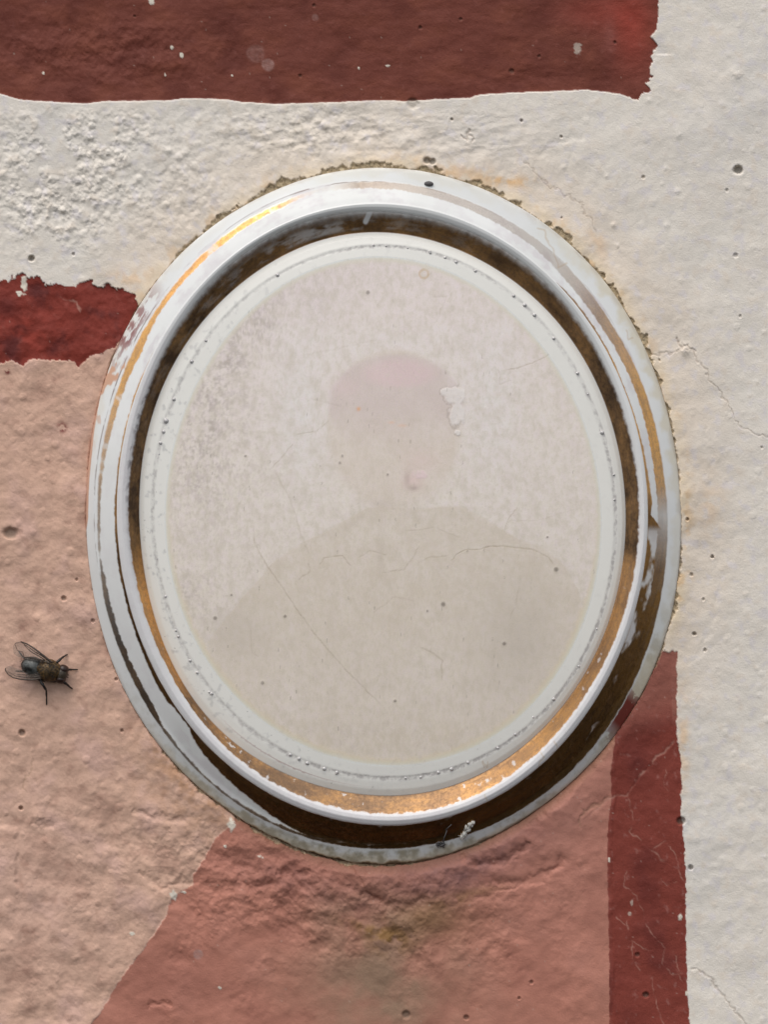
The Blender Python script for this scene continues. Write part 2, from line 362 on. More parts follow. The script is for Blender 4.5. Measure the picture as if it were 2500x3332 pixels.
# crumbly gap at the plaque's upper edge
gapw = ctab(THD, {0: 4, 8: 6, 14: 10, 22: 22, 27: 24, 32: 14, 40: 22, 50: 16, 60: 18, 67: 16, 75: 20, 83: 14, 92: 16, 100: 20, 110: 18,
                  120: 22, 130: 12, 140: 7, 150: 6, 160: 3, 180: 2, 215: 3, 225: 8, 240: 9, 252: 13, 265: 9, 280: 7, 290: 10, 300: 4, 320: 3, 335: 8, 344: 12, 352: 9}) * .85
gapw = gapw * np.clip(.75 + 2.0 * fbm(X, Y, 95, 3, 70) + 1.3 * fbm(X, Y, 30, 3, 71), .12, 2.2)
m_gap = sst(gapw, gapw - 5, DO + 4 * n_fine) * (DO > -40)
crumb = grains(X, Y, 11, 11, .3, .7) * .5 + fbm(X, Y, 12, 4, 73) * .5
H -= m_gap * (0.34 - 0.34 * crumb)
# --- single features: pits, holes, knobs (x, y, radius, depth mm)
PITS = [(2403,553,15,.9),(103,842,11,.7),(239,828,5,.3),(2165,1190,0,0),(2319,1812,7,.5),(2260,2062,6,.5),(2238,1690,6,.4),(1698,394,6,.4),
        (1827,446,5,.35),(1471,390,6,.35),(2094,578,7,.3),(1829,710,4,.3),(2395,832,8,.25),(2366,620,6,.2),(68,2629,8,.5),(72,2384,11,.5),(208,1948,10,.45),
        (34,1735,24,.55),(250,1886,5,.3),(302,2020,7,.35),(397,2377,6,.35),(378,2210,6,.35),(1390,523,13,.6),(1408,527,11,.5),(1343,338,22,.35),(1520,445,0,0),
        (2216,2670,13,.6),(2248,2822,9,.5),(2030,1008,0,0),(2290,1950,5,.3),(2251,1870,6,.3),(2075,3106,9,.3),(2102,3236,11,.45),(1640,3060,0,0),
        (2410,1030,5,.2),(2480,1457,5,.2),(2295,2115,6,.35),(1518,3310,9,.4),(1322,3300,14,.4),(1730,3195,7,.3),(1690,3247,6,.3),
        (1665,234,10,.25),(1500,64,6,.25),(1368,92,6,.25),(2002,140,6,.25),(560,40,0,0),(1022,20,7,.2),(977,248,7,.2),(438,55,5,.2),(1755,185,6,.2)]
pit_d = np.zeros(shape); 
for (px, py, r, dp) in PITS:
    if not r: continue
    b = box(px - 3.5 * r, py - 3.5 * r, px + 3.5 * r, py + 3.5 * r)
    d = np.hypot(X[b] - px, (Y[b] - py) * 1.15) / r * (1 + .35 * n_sm[b])
    k = sst(1.15, .55, d); H[b] -= dp * k * .9; H[b] += dp * .05 * np.exp(-((d - 1.5) / .5) ** 2)
    pit_d[b] = np.maximum(pit_d[b], k * min(1, dp / .5))
KN = [(2230,1140,17,.75),(1395,2975,26,.35),(1640,3058,28,.4),(2398,243,22,.35),(2210,437,15,.3),(2112,327,10,.25),(2010,800,8,.25),(2000,735,10,.25),
      (1996,731,8,.2),(2168,548,7,.22),(2155,600,6,.2),(1835,545,8,.25),(1975,575,7,.25),(645,388,9,.3),(545,490,13,.4),(470,560,9,.3),(2170,735,8,.25),
      (625,610,8,.3),(870,492,30,.3),(940,470,26,.35),(300,395,14,.4),(2205,622,9,.3),(596,3070,10,.35),(650,3100,0,0),(860,3118,9,.25),(250,3115,10,.3),(120,2665,26,.3)]
for (px, py, r, dp) in KN:
    if not r: continue
    b = box(px - 3 * r, py - 3 * r, px + 3 * r, py + 3 * r)
    d = np.hypot(X[b] - px, Y[b] - py) / r * (1 + .3 * n_sm[b]); H[b] += .42 * dp * np.exp(-d ** 2) * (1 + .5 * n_fine[b])
# --- raised old plaster edge at the far left
b = box(-400,2400,160,3420); inside = sst(-14, 6, 50 + 16 * n_sm[b] + 18 * n_mid[b] - X[b]) * sst(-12, 8, Y[b] - 2693 + 20 * n_sm[b]) * sst(30, -30, Y[b] + X[b] * .8 - 3000 + 30 * n_mid[b])
H[b] += .22 * inside
# --- cracks: points, half width px, depth mm, colour mark
CRK = [([(2060,1165),(2180,1150),(2222,1130),(2260,1160),(2290,1200),(2370,1320),(2420,1400),(2500,1412+10),(2600,1450)],2.0,.18,0),
       ([(2206,1100),(2213,1127),(2232,1124),(2262,1156)],3.0,.4,0),
       ([(1690,500),(1745,560),(1770,590),(1840,640),(1890,660),(1925,720),(1945,770)],2.0,.12,0),
       ([(2244,3150),(2290,3162),(2330,3210),(2370,3260),(2430,3330),(2470,3400)],2.4,.2,0),
       ([(2200,2400),(2180,2430),(2140,2460),(2120,2490),(2085,2520),(2060,2560),(2040,2590),(2000,2590),(1970,2610),(1930,2640),(1900,2675)],3.0,.30,1),
       ([(2040,2590),(2058,2640),(2050,2700),(2085,2735),(2120,2765),(2158,2800),(2180,2805)],2.2,.10,1),
       ([(2120,2765),(2160,2738),(2195,2765),(2205,2810),(2215,2850),(2235,2870)],2.0,.08,1),
       ([(2150,2850),(2170,2880),(2205,2870)],1.6,.05,1),([(2040,2830),(2030,2880),(2070,2910),(2100,2990)],1.6,.05,1),
       ([(2100,3000),(2120,3030),(2160,3080),(2155,3130),(2190,3170),(2235,3160)],1.8,.06,1),([(2040,2990),(2050,3060),(2110,3090),(2140,3100)],1.5,.05,1),
       ([(2060,3060),(2055,3120),(2090,3160)],1.5,.05,1),([(2000,2980),(2040,3010),(2045,3045)],1.5,.05,1),([(2170,2500),(2160,2540),(2180,2580)],1.4,.05,1),
       ([(2120,3170),(2135,3260),(2160,3340)],1.4,.05,1),([(2195,3090),(2205,3150),(2240,3230)],1.4,.05,1),
       ([(1400,555),(1470,590),(1540,600)],2,.12,0),([(1500,440),(1520,450),(1527,430),(1545,470)],3,.35,0),
       ([(440,2830),(490,2860),(530,2890),(590,2860),(640,2880)],9,.45,0),([(1120,2780),(1160,2830),(1185,2900),(1250,2940)],5,.35,0),
       ([(100,2455),(110,2500),(78,2540),(75,2575)],1.8,.12,0),([(1540,2870),(1640,2900),(1760,2860),(1840,2810)],6,.22,0),
       ([(1420,2960),(1560,2920),(1700,2880)],6,.18,0),([(1498,2774),(1551,2811),(1634,2804),(1702,2766),(1730,2730)],12,.75,0),([(1574,2872),(1702,2872),(1807,2826),(1837,2781)],10,.5,0),([(1250,2947),(1330,2940),(1400,2920)],11,.6,0),([(98,2668),(140,2680),(181,2691)],10,.5,0),([(430,2638),(527,2661),(617,2668)],9,.45,0),([(560,2500),(600,2520),(650,2600)],9,.4,0),([(480,3272),(530,3262),(560,3266)],7,.5,0),([(1130,2872),(1174,2909),(1250,2932)],9,.7,0),([(900,2830),(960,2850),(1010,2835)],9,.5,0),([(770,2850),(830,2880),(900,2875)],9,.45,0),([(1090,2700),(1150,2725),(1230,2745)],9,.5,0),([(1880,2690),(1900,2640),(1990,2590)],4,.22,0),([(190,970),(250,985),(265,1025)],1.8,.04,1),
       ([(2290,1380),(2320,1500),(2310,1560)],6,.10,0),([(2330,1800),(2345,1900),(2300,2080),(2250,2180)],9,.10,0),
       ([(1740,520),(1800,470),(1860,450),(1910,440)],9,.16,0),
       ([(700,2470-80),(640,2420),(600,2400)],2,.1,0),([(2290,520),(2230,600),(2110,260),(2140,215)],0,0,0)]
mk_crk = np.zeros(shape); lt_crk = np.zeros(shape)
for pts, hw, dp, kind in CRK:
    if not hw: continue
    px = [p[0] for p in pts]; py = [p[1] for p in pts]; b = box(min(px) - 40, min(py) - 40, max(px) + 40, max(py) + 40)
    jk = 10 if kind else 18; d, t = polydist(X[b] + jk * fbm(X[b], Y[b], 34, 3, 81), Y[b] + jk * fbm(X[b], Y[b], 34, 3, 83), pts)
    k = np.exp(-(d / (hw * 1.1)) ** 2) * sst(0, .08, t) * sst(1, .9, t)
    H[b] -= (.15 if kind else .4) * dp * k; H[b] += (.02 if kind else .05) * dp * np.exp(-((d - 3 * hw) / (2 * hw)) ** 2)
    if kind: lt_crk[b] = np.maximum(lt_crk[b], k)
    else: mk_crk[b] = np.maximum(mk_crk[b], k * (hw < 5))
# long diagonal groove in the smooth white plaster, upper right
d, t = polydist(X[box(2080,150,2420,420)], Y[box(2080,150,2420,420)], [(2130,190),(2200,235),(2290,330)]); b = box(2080,150,2420,420)
H[b] -= .07 * np.exp(-(d / 26) ** 2)
d, t = polydist(X[box(1950,-60,2200,180)], Y[box(1950,-60,2200,180)], [(1960,-60),(2060,60),(2110,110),(2160,180)]); b = box(1950,-60,2200,180)
H[b] -= .12 * np.exp(-(d / 24) ** 2)
# --- colours
C = np.empty(shape + (3,)); C[:] = alb((214, 207, 197))
C = mix(C, alb((213, 199, 183)), sst(300, 30, DO) * .8 + .25 * n_mid + .1)
C = mix(C, alb((206, 202, 197)), .45 * sst(.0, .5, n_big) + .12 * n_sm)
C = mix(C, alb((206, 192, 176)), sst(.05, .5, n_sm) * .5)
C = mix(C, alb((202, 196, 200)), sst(.05, .5, -fbm(X, Y, 38, 3, 197)) * .5)
C = mix(C, alb((216, 208, 198)), sst(.1, .5, n_mid) * .5)
C = mix(C, alb((222, 200, 168)), sst(60, 10, DO) * sst(-.3, .3, n_mid + .1) * ctab(THD, {0: .6, 20: .7, 60: .6, 90: .7, 120: .55, 150: .5, 180: 0, 330: 0, 345: .8}) )
C = mix(C, alb((208, 176, 136)), sst(75, 5, DO) * sst(.05, .35, fbm(X, Y, 60, 4, 91)) * ctab(THD, {0: .8, 20: .4, 50: .8, 75: .6, 100: .6, 130: .6, 160: .2, 200: 0, 330: .2, 350: .9}))
stn = gauss(X, Y, 1500, 570, 190, 35, 8) * .6 + gauss(X, Y, 1660, 590, 80, 16, 4) * .8 + gauss(X, Y, 1945, 780, 22, 70, -20) * .5 + gauss(X, Y, 2310, 1650, 40, 90) * .35 + gauss(X, Y, 420, 905, 80, 26) * .6 + gauss(X, Y, 2225, 2400, 20, 160) * .6
C = mix(C, alb((214, 178, 136)), stn * sst(-.2, .3, n_sm + .1))
C = mix(C, alb((176, 168, 152)), q_mid * .3 * sst(0, .4, n_sm))
red = alb((106, 55, 44))
Cr = np.empty(shape + (3,)); Cr[:] = red
Cr = mix(Cr, alb((118, 64, 48)), sst(-.2, .6, fbm(X * .5, Y, 90, 4, 93)) * .7)
Cr = mix(Cr, alb((92, 44, 35)), sst(0, .5, -n_mid) * .7)
Cr = mix(Cr, alb((140, 58, 46)), gauss(X, Y, 2060, 90, 70, 130) * .8 + gauss(X, Y, 1950, 40, 120, 60) * .5)
Cr = mix(Cr, alb((146, 92, 84)), sst(.25, .6, fbm(X, Y, 30, 4, 95)) * .18 + gauss(X, Y, 1985, 120, 20, 60) * .3)
C = mix(C, Cr, m_top)
Cl = np.empty(shape + (3,)); Cl[:] = alb((120, 48, 38))
Cl = mix(Cl, alb((150, 62, 50)), gauss(X, Y, 60, 1080, 120, 70) * .9 * sst(-.3, .4, n_sm))
Cl = mix(Cl, alb((84, 34, 32)), sst(0, .5, -fbm(X, Y, 90, 4, 97)) * .9 + gauss(X, Y, 20, 1000, 40, 40) * .6)
Cl = mix(Cl, alb((150, 84, 74)), sst(.2, .6, fbm(X, Y, 40, 4, 99)) * .3)
C = mix(C, Cl, m_l)
Cp = np.empty(shape + (3,)); Cp[:] = alb((196, 160, 140))
Cp = mix(Cp, alb((196, 160, 146)), sst(0, .5, n_mid) * .8 + gauss(X, Y, 60, 2900, 260, 300) * .35)
Cp = mix(Cp, alb((164, 128, 112)), sst(.05, .5, -n_mid) * .6 + .5 * sst(.1, .5, fbm(X, Y, 50, 4, 101)))
Cp = mix(Cp, alb((180, 140, 112)), np.clip(gauss(X, Y, 600, 2560, 190, 120, 45) * .6 + sst(70, 5, DO) * .5 * sst(2300, 2450, Y), 0, 1) * sst(-.2, .4, n_sm + .1))
Cp = mix(Cp, alb((110, 44, 40)), (gauss(X, Y, 203, 1392, 14, 16) + gauss(X, Y, 24, 1210, 8, 9)) * sst(.0, .2, n_fine + .15) * 1.3)
C = mix(C, Cp, m_pink)
Ct = np.empty(shape + (3,)); Ct[:] = alb((172, 116, 99))
Ct = mix(Ct, alb((180, 126, 111)), sst(1550, 1850, X) * sst(3300, 2600, Y) * .6 + .3 * sst(0, .5, n_mid))
Ct = mix(Ct, alb((144, 92, 79)), sst(0, .5, -n_mid) * .4 + gauss(X, Y, 560, 3180, 230, 120) * .5)
Ct = mix(Ct, alb((144, 116, 96)), np.clip(gauss(X, Y, 1240, 3210, 260, 230) * 1.1 + gauss(X, Y, 1250, 2960, 260, 80) * .5, 0, 1) * (.45 + .55 * sst(-.3, .4, n_mid + .1)))
Ct = mix(Ct, alb((138, 98, 92)), np.clip(gauss(X, Y, 1560, 2790, 260, 90, -28) * .7 + gauss(X, Y, 1400, 2860, 200, 50) * .4 + gauss(X, Y, 980, 2870, 260, 60, 14) * .35, 0, 1) * (.5 + .8 * n_sm + .4))
Ct = mix(Ct, alb((134, 100, 62)), (gauss(X, Y, 1270, 3050, 70, 45) + gauss(X, Y, 1190, 3020, 90, 18, 20) * .6 + gauss(X, Y, 1500, 2920, 160, 22, -18) * .45) * sst(-.2, .3, n_sm + .1))
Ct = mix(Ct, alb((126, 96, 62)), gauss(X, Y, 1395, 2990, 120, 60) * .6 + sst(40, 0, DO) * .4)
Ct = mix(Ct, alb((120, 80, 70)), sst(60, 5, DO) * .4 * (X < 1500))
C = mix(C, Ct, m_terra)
Cs = np.empty(shape + (3,)); Cs[:] = alb((122, 57, 47))
Cs = mix(Cs, alb((96, 42, 37)), sst(0, .5, n_mid) * .7 + gauss(X, Y, 2070, 2440, 60, 110) * .5)
Cs = mix(Cs, alb((140, 88, 76)), np.clip(sst(2420, 2250, Y + (X - 2100) * .3) * .85 + side(X - 2188, 3) * sst(2380, 2300, Y) * .7, 0, 1))
Cs = mix(Cs, alb((158, 112, 104)), sst(.25, .6, fbm(X, Y, 26, 4, 103)) * .4)
C = mix(C, Cs, m_strip)
C = mix(C, alb((172, 132, 118)), lt_crk * sst(-.35, .3, n_sm) * .6)
C = mix(C, alb((128, 104, 80)), mk_crk * .34)
C = mix(C, alb((92, 84, 74)), pit_d * .6)
cm = np.empty(shape + (3,)); cm[:] = alb((168, 150, 122))
cm = mix(cm, alb((118, 104, 82)), sst(-.05, -.45, fbm(X, Y, 11, 3, 107)) )
cm = mix(cm, alb((196, 180, 150)), sst(.15, .5, fbm(X, Y, 16, 3, 109)))
C = mix(C, cm, m_gap * ctab(THD, {0: .6, 20: 1, 150: 1, 170: .3, 200: .3, 225: .8, 300: .7, 320: .5, 345: .9}))
# flecks of pale paint on the reds
FLK = [(493,8,9,11),(560,155,6,6),(590,182,6,8),(142,240,5,5),(538,243,3,5),(755,247,3,3),(1168,222,3,4),(1262,215,9,3),(753,2683,12,20),(566,2912,12,14),(597,2902,9,4),
       (733,2753,4,5),(845,2785,7,3),(855,2790,4,3),(430,3037,7,7),(716,3213,5,5),(2213,2982,7,10),(2236,3232,5,7),(78,925,9,30),(62,955,10,8),(2004,2345,7,5),
       (1983,2796,4,9),(2057,2935,4,9),(2050,2972,6,5),(1880,160,11,22)]
for (px, py, a_, b_) in FLK:
    b = box(px - 40, py - 40, px + 40, py + 40)
    d = np.hypot((X[b] - px) / a_, (Y[b] - py) / b_) + .8 * n_fine[b]
    k = sst(1.15, .8, d) * (.45 if (px, py) in ((1880, 160), (2057, 2935), (2050, 2972)) else .95)
    C[b] = mix(C[b], alb((208, 200, 186)), k); H[b] += .05 * k
for (px, py, r, a_) in [(832,175,32,.14),(872,212,21,.33),(1025,58,12,.2),(644,3105,17,.45)]:
    b = box(px - 50, py - 50, px + 50, py + 50); d = np.hypot(X[b] - px, Y[b] - py) / r + .3 * n_sm[b]
    C[b] = mix(C[b], alb((170, 140, 134)), sst(1.1, .75, d) * a_ * (1 + n_fine[b]))
spk = (RND[0][hsh((X / 13).astype(np.int64), (Y / 13).astype(np.int64), 15)] > .988) & (gauss(X % 13, Y % 13, 6.5, 6.5, 3) > .5)
C = mix(C, alb((200, 190, 176)), spk * .2 * (m_top + m_l + m_terra + m_strip))
C *= (1 + .05 * n_sm + .03 * n_fine)[..., None]
C = np.clip(C, .008, .86)
# --- assemble
P3 = to_world(X, Y, H); NW = grid_normals(P3)
idx = np.arange(X.size).reshape(shape)
Q = np.stack([idx[:-1, :-1], idx[1:, :-1], idx[1:, 1:], idx[:-1, 1:]], -1)
fc = lambda a: (a[:-1, :-1] + a[1:, :-1] + a[1:, 1:] + a[:-1, 1:]) * .25
keep = fc(DO) > -26
reg = np.argmax(np.stack([fc(white), fc(m_top), fc(m_l), fc(m_pink), fc(m_terra), fc(m_strip)], 0), 0)
gapf = (fc(m_gap) > .55) & ((fc(THD) < 160) | (fc(THD) > 335))
reg = np.where(gapf, 6, reg)
Vw, Nw, Cw = P3.reshape(-1, 3), NW.reshape(-1, 3), C.reshape(-1, 3)
wall = empty('painted_wall', (0, 0, 0))
tag(wall, 'rough plastered wall painted white, dark red, pink and terracotta behind the oval plaque', 'wall')
for r, nm, mt, lab in [(0, 'plaster', M_WHITE, 'lumpy off-white plaster'), (1, 'painted_band', M_RED, 'wide dark red band across the top'),
                       (2, 'painted_band', M_RED, 'short dark red end piece at the left edge'), (3, 'painted_field', M_PINK, 'pale pink field'),
                       (4, 'painted_field', M_PINK, 'terracotta field under the plaque'), (5, 'painted_band', M_RED, 'narrow upright dark red stripe with fine cracks'),
                       (6, 'mortar_seam', M_MORTAR, 'crumbling grey-brown mortar round the upper rim')]:
    o = mesh_np(nm, Vw, Q[keep & (reg == r)], mt, wall, Nw, Cw); tag(o, lab)

# ================================================================== THE PLAQUE
NG = 480; NA = 4 * NG
th = (np.arange(NA) / NA) * 2 * np.pi - np.pi / 4
thd = np.degrees(th) % 360
cont = [ev(FT[k], th) for k in ORDER]
cont[0] = cont[0] + .0016 * fbm(np.cos(th) * 300 + 900, np.sin(th) * 300 + 900, 60, 3, 5)
CELLS = [26, 40, 20, 34, 22, 16]
rows_r, rows_s = [], []
for k_, e in ((-.5, .0), (-.4, .0), (-.25, 0), (-.1, 0)):
    rows_r.append(cont[0] + .0008 * k_); rows_s.append(np.full(NA, k_))
for i, n in enumerate(CELLS):
    for j in range(n):
        t = j / n; rows_r.append(cont[i] * (1 - t) + cont[i + 1] * t); rows_s.append(np.full(NA, i + t))
rows_r.append(cont[6]); rows_s.append(np.full(NA, 6.0))
RR = np.stack(rows_r); SS = np.stack(rows_s); TT = np.broadcast_to(th, RR.shape); TD = np.broadcast_to(thd, RR.shape)
PX = MX + A0 * RR * np.cos(TT); PY = MY - B0 * RR * np.sin(TT)
# nodes of the moulding in the radial coordinate: height in mm; crest leans with the side of the oval
up = np.clip(np.sin(th), -1, 1)
def prof(s, up):
    ap = 2.35 - .25 * np.clip(up, 0, 1) + .1 * np.clip(-up, 0, 1)
    out = np.zeros_like(s)
    # control values per column depend on 'up' only weakly: blend two profiles
    kb = [-.5, -.1, 0, .06, .2, 1.0, 1.25, 1.75, 2.1, 2.45, 2.8, 3.1, 3.5, 3.85, 4.0, 4.1, 4.35, 4.8, 5.0, 5.2, 6.0]
    hb = [-.9, -.1, .25, .42, .58, 1.50, 1.85, 3.05, 3.80, 4.05, 3.92, 3.45, 2.55, 1.80, 1.62, 1.74, 2.05, 2.32, 2.38, 2.44, 2.62]
    ht = [-.9, .45, .70, .85, 1.0, 1.60, 2.0, 3.00, 3.55, 3.50, 3.28, 2.95, 2.15, 1.55, 1.40, 1.55, 1.95, 2.32, 2.38, 2.44, 2.62]
    ks = np.linspace(-.5, 6, 1301)
    def sm(h):
        v = np.interp(ks, kb, h); w_ = np.hanning(43); w_ /= w_.sum()
        vv = np.convolve(np.pad(v, 21, mode='edge'), w_, 'valid')
        k2 = sst(3.9, 3.97, ks) * sst(4.12, 4.04, ks); k3 = sst(.1, 0, ks)
        return vv * (1 - k2) * (1 - k3) + v * np.maximum(k2, k3) if True else vv
    a = np.interp(s, ks, sm(hb)); b_ = np.interp(s, ks, sm(ht))
    m = sst(-.2, .9, up)[None, :]
    return a * (1 - m) + b_ * m
HH = prof(SS, up)
pn1 = fbm(PX, PY, 240, 3, 121); pn2 = fbm(PX, PY, 70, 4, 123)
HH = HH + .35 + .03 * pn1 * sst(0, 1, SS) * sst(4.2, 3.5, SS)
arc = TT * 1040.0; rad = (RR) * 1040.0                     # along / across the moulding, px
wob = fbm(arc * .25, rad, 18, 4, 125, .6)
ed = fbm(arc, rad, 30, 5, 127, .65)
edl = fbm(arc * .12, rad, 12, 4, 129, .6)
patch = fbm(arc * .45, rad, 60, 4, 131, .6)
# -- outer gilt band between P and the crest
so = ctab(TD, {0: 1.0, 8: 1.05, 22: 1.03, 35: 1.1, 45: 1.08, 57: 1.0, 80: 1.0, 97: 1.05, 112: 1.2, 135: 1.15, 150: 1.14, 157: 1.18, 172: 1.17, 180: 1.18, 188: 1.12, 196: 1.0, 350: 1.0})
si = ctab(TD, {0: 1.5, 4: 1.52, 10: 1.55, 22: 1.5, 35: 1.6, 45: 1.62, 57: 1.42, 67: 1.42, 80: 1.38, 95: 1.33, 101: 1.28, 104: 1.22, 107: 1.3, 112: 1.4, 125: 1.42, 135: 1.38, 143: 1.35, 150: 1.52, 157: 1.46, 166: 1.42, 170: 1.35,
               180: 1.3, 184: 1.24, 187: 1.2, 192: 1.24, 202: 1.25, 215: 1.27, 219: 1.12, 232: 1.09, 250: 1.1, 340: 1.5, 352: 1.55})
brk = sst(.42, .08, fbm(arc, rad * .4, 75, 4, 181, .6)) * .75 + .25
brk = np.where((TD > 105) & (TD < 175), brk, 1)
g_out = brk * sst(-.04, .04, SS - so + .06 * ed) * sst(-.035, .035, si - SS + .10 * ed)
dens = ctab(TD, {0: .3, 5: .9, 12: 1, 22: .98, 30: .85, 38: .8, 45: .55, 52: .42, 60: .50, 85: .62, 95: .8, 97: .6, 101: .14, 106: .3, 110: .9, 115: 1, 157: 1, 168: .8, 178: .75, 187: .55, 190: .75, 205: .9, 218: .9, 222: .7, 240: .7, 255: .9, 270: 1, 335: 1, 350: .9})
tarn_shade = ctab(TD, {0: .6, 5: .1, 12: 0, 30: 0, 38: .35, 45: .5, 60: .9, 85: .9, 95: .9, 103: .9, 109: .3, 114: .05, 157: 0, 172: .35, 180: .6, 195: .9, 220: .8, 250: .5, 330: .5, 352: .5})  # dull worn gilt at the top; lower down, dark ground reflection painted in
w2 = ctab(TD, {0: .14, 2: .22, 8: .12, 16: .07, 24: .03, 30: .07, 44: .08, 50: 0, 150: .0, 157: .03, 170: .04, 180: .08, 190: .1, 202: .10, 212: .16, 216: .18, 218: .06, 223: .05, 225: .22, 229: .34, 234: .42, 240: .52, 247: .72, 253: .9, 260: 1.0, 345: 1.0, 352: .98, 357: .8})
g_x = sst(-.03, .03, SS - (2.0 - w2) + .07 * ed) * sst(-.03, .03, 2.0 + .02 + .05 * edl - SS) * (w2 > .012)
big = sst(.5, .9, w2)
mott = 1 - .9 * sst(.0, .32, patch + ctab(TD, {0: .25, 350: .25, 342: .12, 335: -.0, 325: -.3, 300: -.4, 260: -.35, 245: -.1, 238: .05, 230: -.3, 10: -.5, 200: -.5})) * big * sst(1.03, 1.3, SS + .1 * ed)
g_x = g_x * mott
g_x = g_x * (1 - .85 * big * sst(1.32, .98, SS + .35 * patch + .1 * ed) * sst(-.1, .3, patch + .05))
# -- inner gilt slope between the crest and the dish
sg = ctab(TD, {0: 3.05, 12: 3.02, 22: 3.0, 45: 3.08, 67: 3.1, 90: 3.16, 112: 3.12, 135: 3.08, 150: 3.02, 170: 3.05, 180: 3.0, 200: 3.0, 210: 3.03, 225: 3.0, 330: 3.0})
esoft = ctab(TD, {0: .08, 45: .22, 90: .30, 135: .22, 160: .14, 180: .1, 210: .05, 330: .05})
g_in = sst(0, 1, (SS - sg + .16 * ed) / (2 * esoft) + .5) * sst(4.03, 3.99, SS)
inden = ctab(TD, {0: 1, 60: 1, 68: .93, 75: .97, 85: .9, 95: .82, 105: .74, 120: .84, 132: .92, 145: .95, 180: 1})
scuff = sst(-.1, .35, fbm(arc * .3, rad, 34, 4, 133, .6) + (1 - inden) * 1.0 - .1) * sst(3.2, 3.45, SS) * sst(3.92, 3.75, SS) * (1 - inden) * 2.6
g_in = g_in * (1 - np.clip(scuff, 0, .85))
# gilding lost in flakes on the lower part
nick = sst(.36, .50, fbm(arc * .8, rad, 26, 3, 135)) * ctab(TD, {0: 0, 200: .0, 215: .5, 230: .8, 250: .8, 275: .4, 290: .8, 310: .5, 330: .6, 350: .1}) * (SS < 3.9)
g_in = g_in * (1 - nick)
g_inner_dark = g_in
# vertical scrape across the band at the top, crack lines near lower right
d, t = polydist(PX, PY, [(1205, 690), (1190, 722)]); scr = sst(11, 6, d); g_in = g_in * (1 - scr)
gold = np.clip(np.maximum(np.maximum(g_out * dens, g_x), g_in), 0, 1)
worn = gold * (1 - .35 * sst(.15, .5, edl))
# -- colours
CC = np.empty(SS.shape + (3,)); CC[:] = alb((209, 210, 209))
CC = mix(CC, alb((201, 203, 200)), sst(0, .4, pn1) * .5)
CC = mix(CC, alb((221, 219, 213)), sst(3.9, 4.2, SS))
# lilac ghost of lost gilding beside the bands
lil = np.maximum(sst(-.25, .05, SS - sg + .2 * ed) * (SS < 4) * ctab(TD, {0: .9, 30: .3, 60: .2, 100: .3, 140: .4, 158: .9, 185: .9, 200: .5, 230: .4, 300: .5, 345: .7}),
                 sst(.9, 1.02, SS) * sst(2.1, 1.9, SS) * sst(0, .3, patch + .05) * ctab(TD, {0: .4, 25: .5, 50: .7, 80: .2, 95: .6, 110: .6, 135: .55, 150: .7, 165: .2, 200: .15, 240: .5, 320: .6}))
lil = np.maximum(lil, sst(2.0, 2.15, SS) * sst(3.4, 3.2, SS) * ctab(TD, {0: .35, 20: .1, 60: 0, 130: 0, 155: .55, 180: .55, 215: .45, 250: .6, 290: .6, 340: .5}))
CC = mix(CC, alb((172, 158, 166)), np.clip(lil, 0, 1) * .62 * (.75 + .6 * ed))
blot = sst(.05, .3, fbm(arc * .6, rad, 22, 4, 137, .6)) * gauss(TD, SS, 166, 3.1, 14, .35)
CC = mix(CC, alb((78, 68, 72)), blot * .9)
CC = mix(CC, alb((104, 78, 66)), sst(.04, .0, np.abs(SS - 1.03 + .03 * edl)) * sst(.0, .2, edl + .15) * ctab(TD, {0: .0, 40: .3, 60: .2, 95: .8, 105: .9, 112: .3, 135: .6, 150: .9, 180: .8, 195: 0}))
CC = mix(CC, alb((150, 110, 70)), sst(.05, .0, np.abs(SS - 2.0 + .05 * edl)) * sst(-.1, .2, edl) * ctab(TD, {0: .5, 45: .6, 55: 0, 140: 0, 155: .6, 200: .8, 225: .3, 240: 0}))
# dirt and stain on the flange, and a near-black line at its outer edge
fl = sst(1.0, .75, SS)
CC = mix(CC, alb((194, 184, 160)), .75 * fl * 1.1 * sst(.45, -.15, SS - .35 - .9 * np.clip(pn2, -.3, .5)) * ctab(TD, {0: .4, 10: .75, 40: .85, 50: .5, 62: .15, 85: .35, 95: .3, 120: .1, 150: .3, 165: .3, 180: 0, 215: .1, 228: .8, 240: .85, 255: .9, 270: .9, 290: .8, 310: .5, 330: .7, 345: .3}))
CC = mix(CC, alb((150, 112, 62)), fl * sst(.25, .0, SS + .5 * pn2) * ctab(TD, {0: .15, 20: .1, 90: .1, 160: .1, 200: 0, 225: .25, 235: .6, 245: .8, 255: .9, 275: .7, 290: .5, 310: .2, 335: .3, 350: .2}))
CC = mix(CC, alb((40, 32, 22)), sst(.16, .0, SS + .35 * pn2) * ctab(TD, {0: .1, 60: .1, 100: .1, 200: 0, 240: .3, 248: .9, 262: .9, 280: .6, 290: .5, 310: .1}))  # near-black along the outer edge, strongest at the lower left
CC = mix(CC, alb((122, 112, 88)), fl * sst(-.2, .4, pn2 + .6 * ed) * ctab(TD, {0: 0, 200: 0, 228: .35, 245: .5, 262: .7, 280: .6, 300: .5, 320: .3, 335: .45, 345: .1}))
CC = mix(CC, alb((196, 186, 164)), fl * ctab(TD, {0: 0, 322: 0, 329: .8, 334: .7, 338: 0}))
CC = mix(CC, alb((112, 52, 44)), sst(1.0, .85, SS + .1 * ed) * ctab(TD, {0: 0, 318: 0, 322.8: 1, 327: 1, 331: 0}) * sst(.35, .5, ctab(TD + 7 * ed, {0: 0, 318: 0, 322.8: 1, 327: 1, 331: 0})))
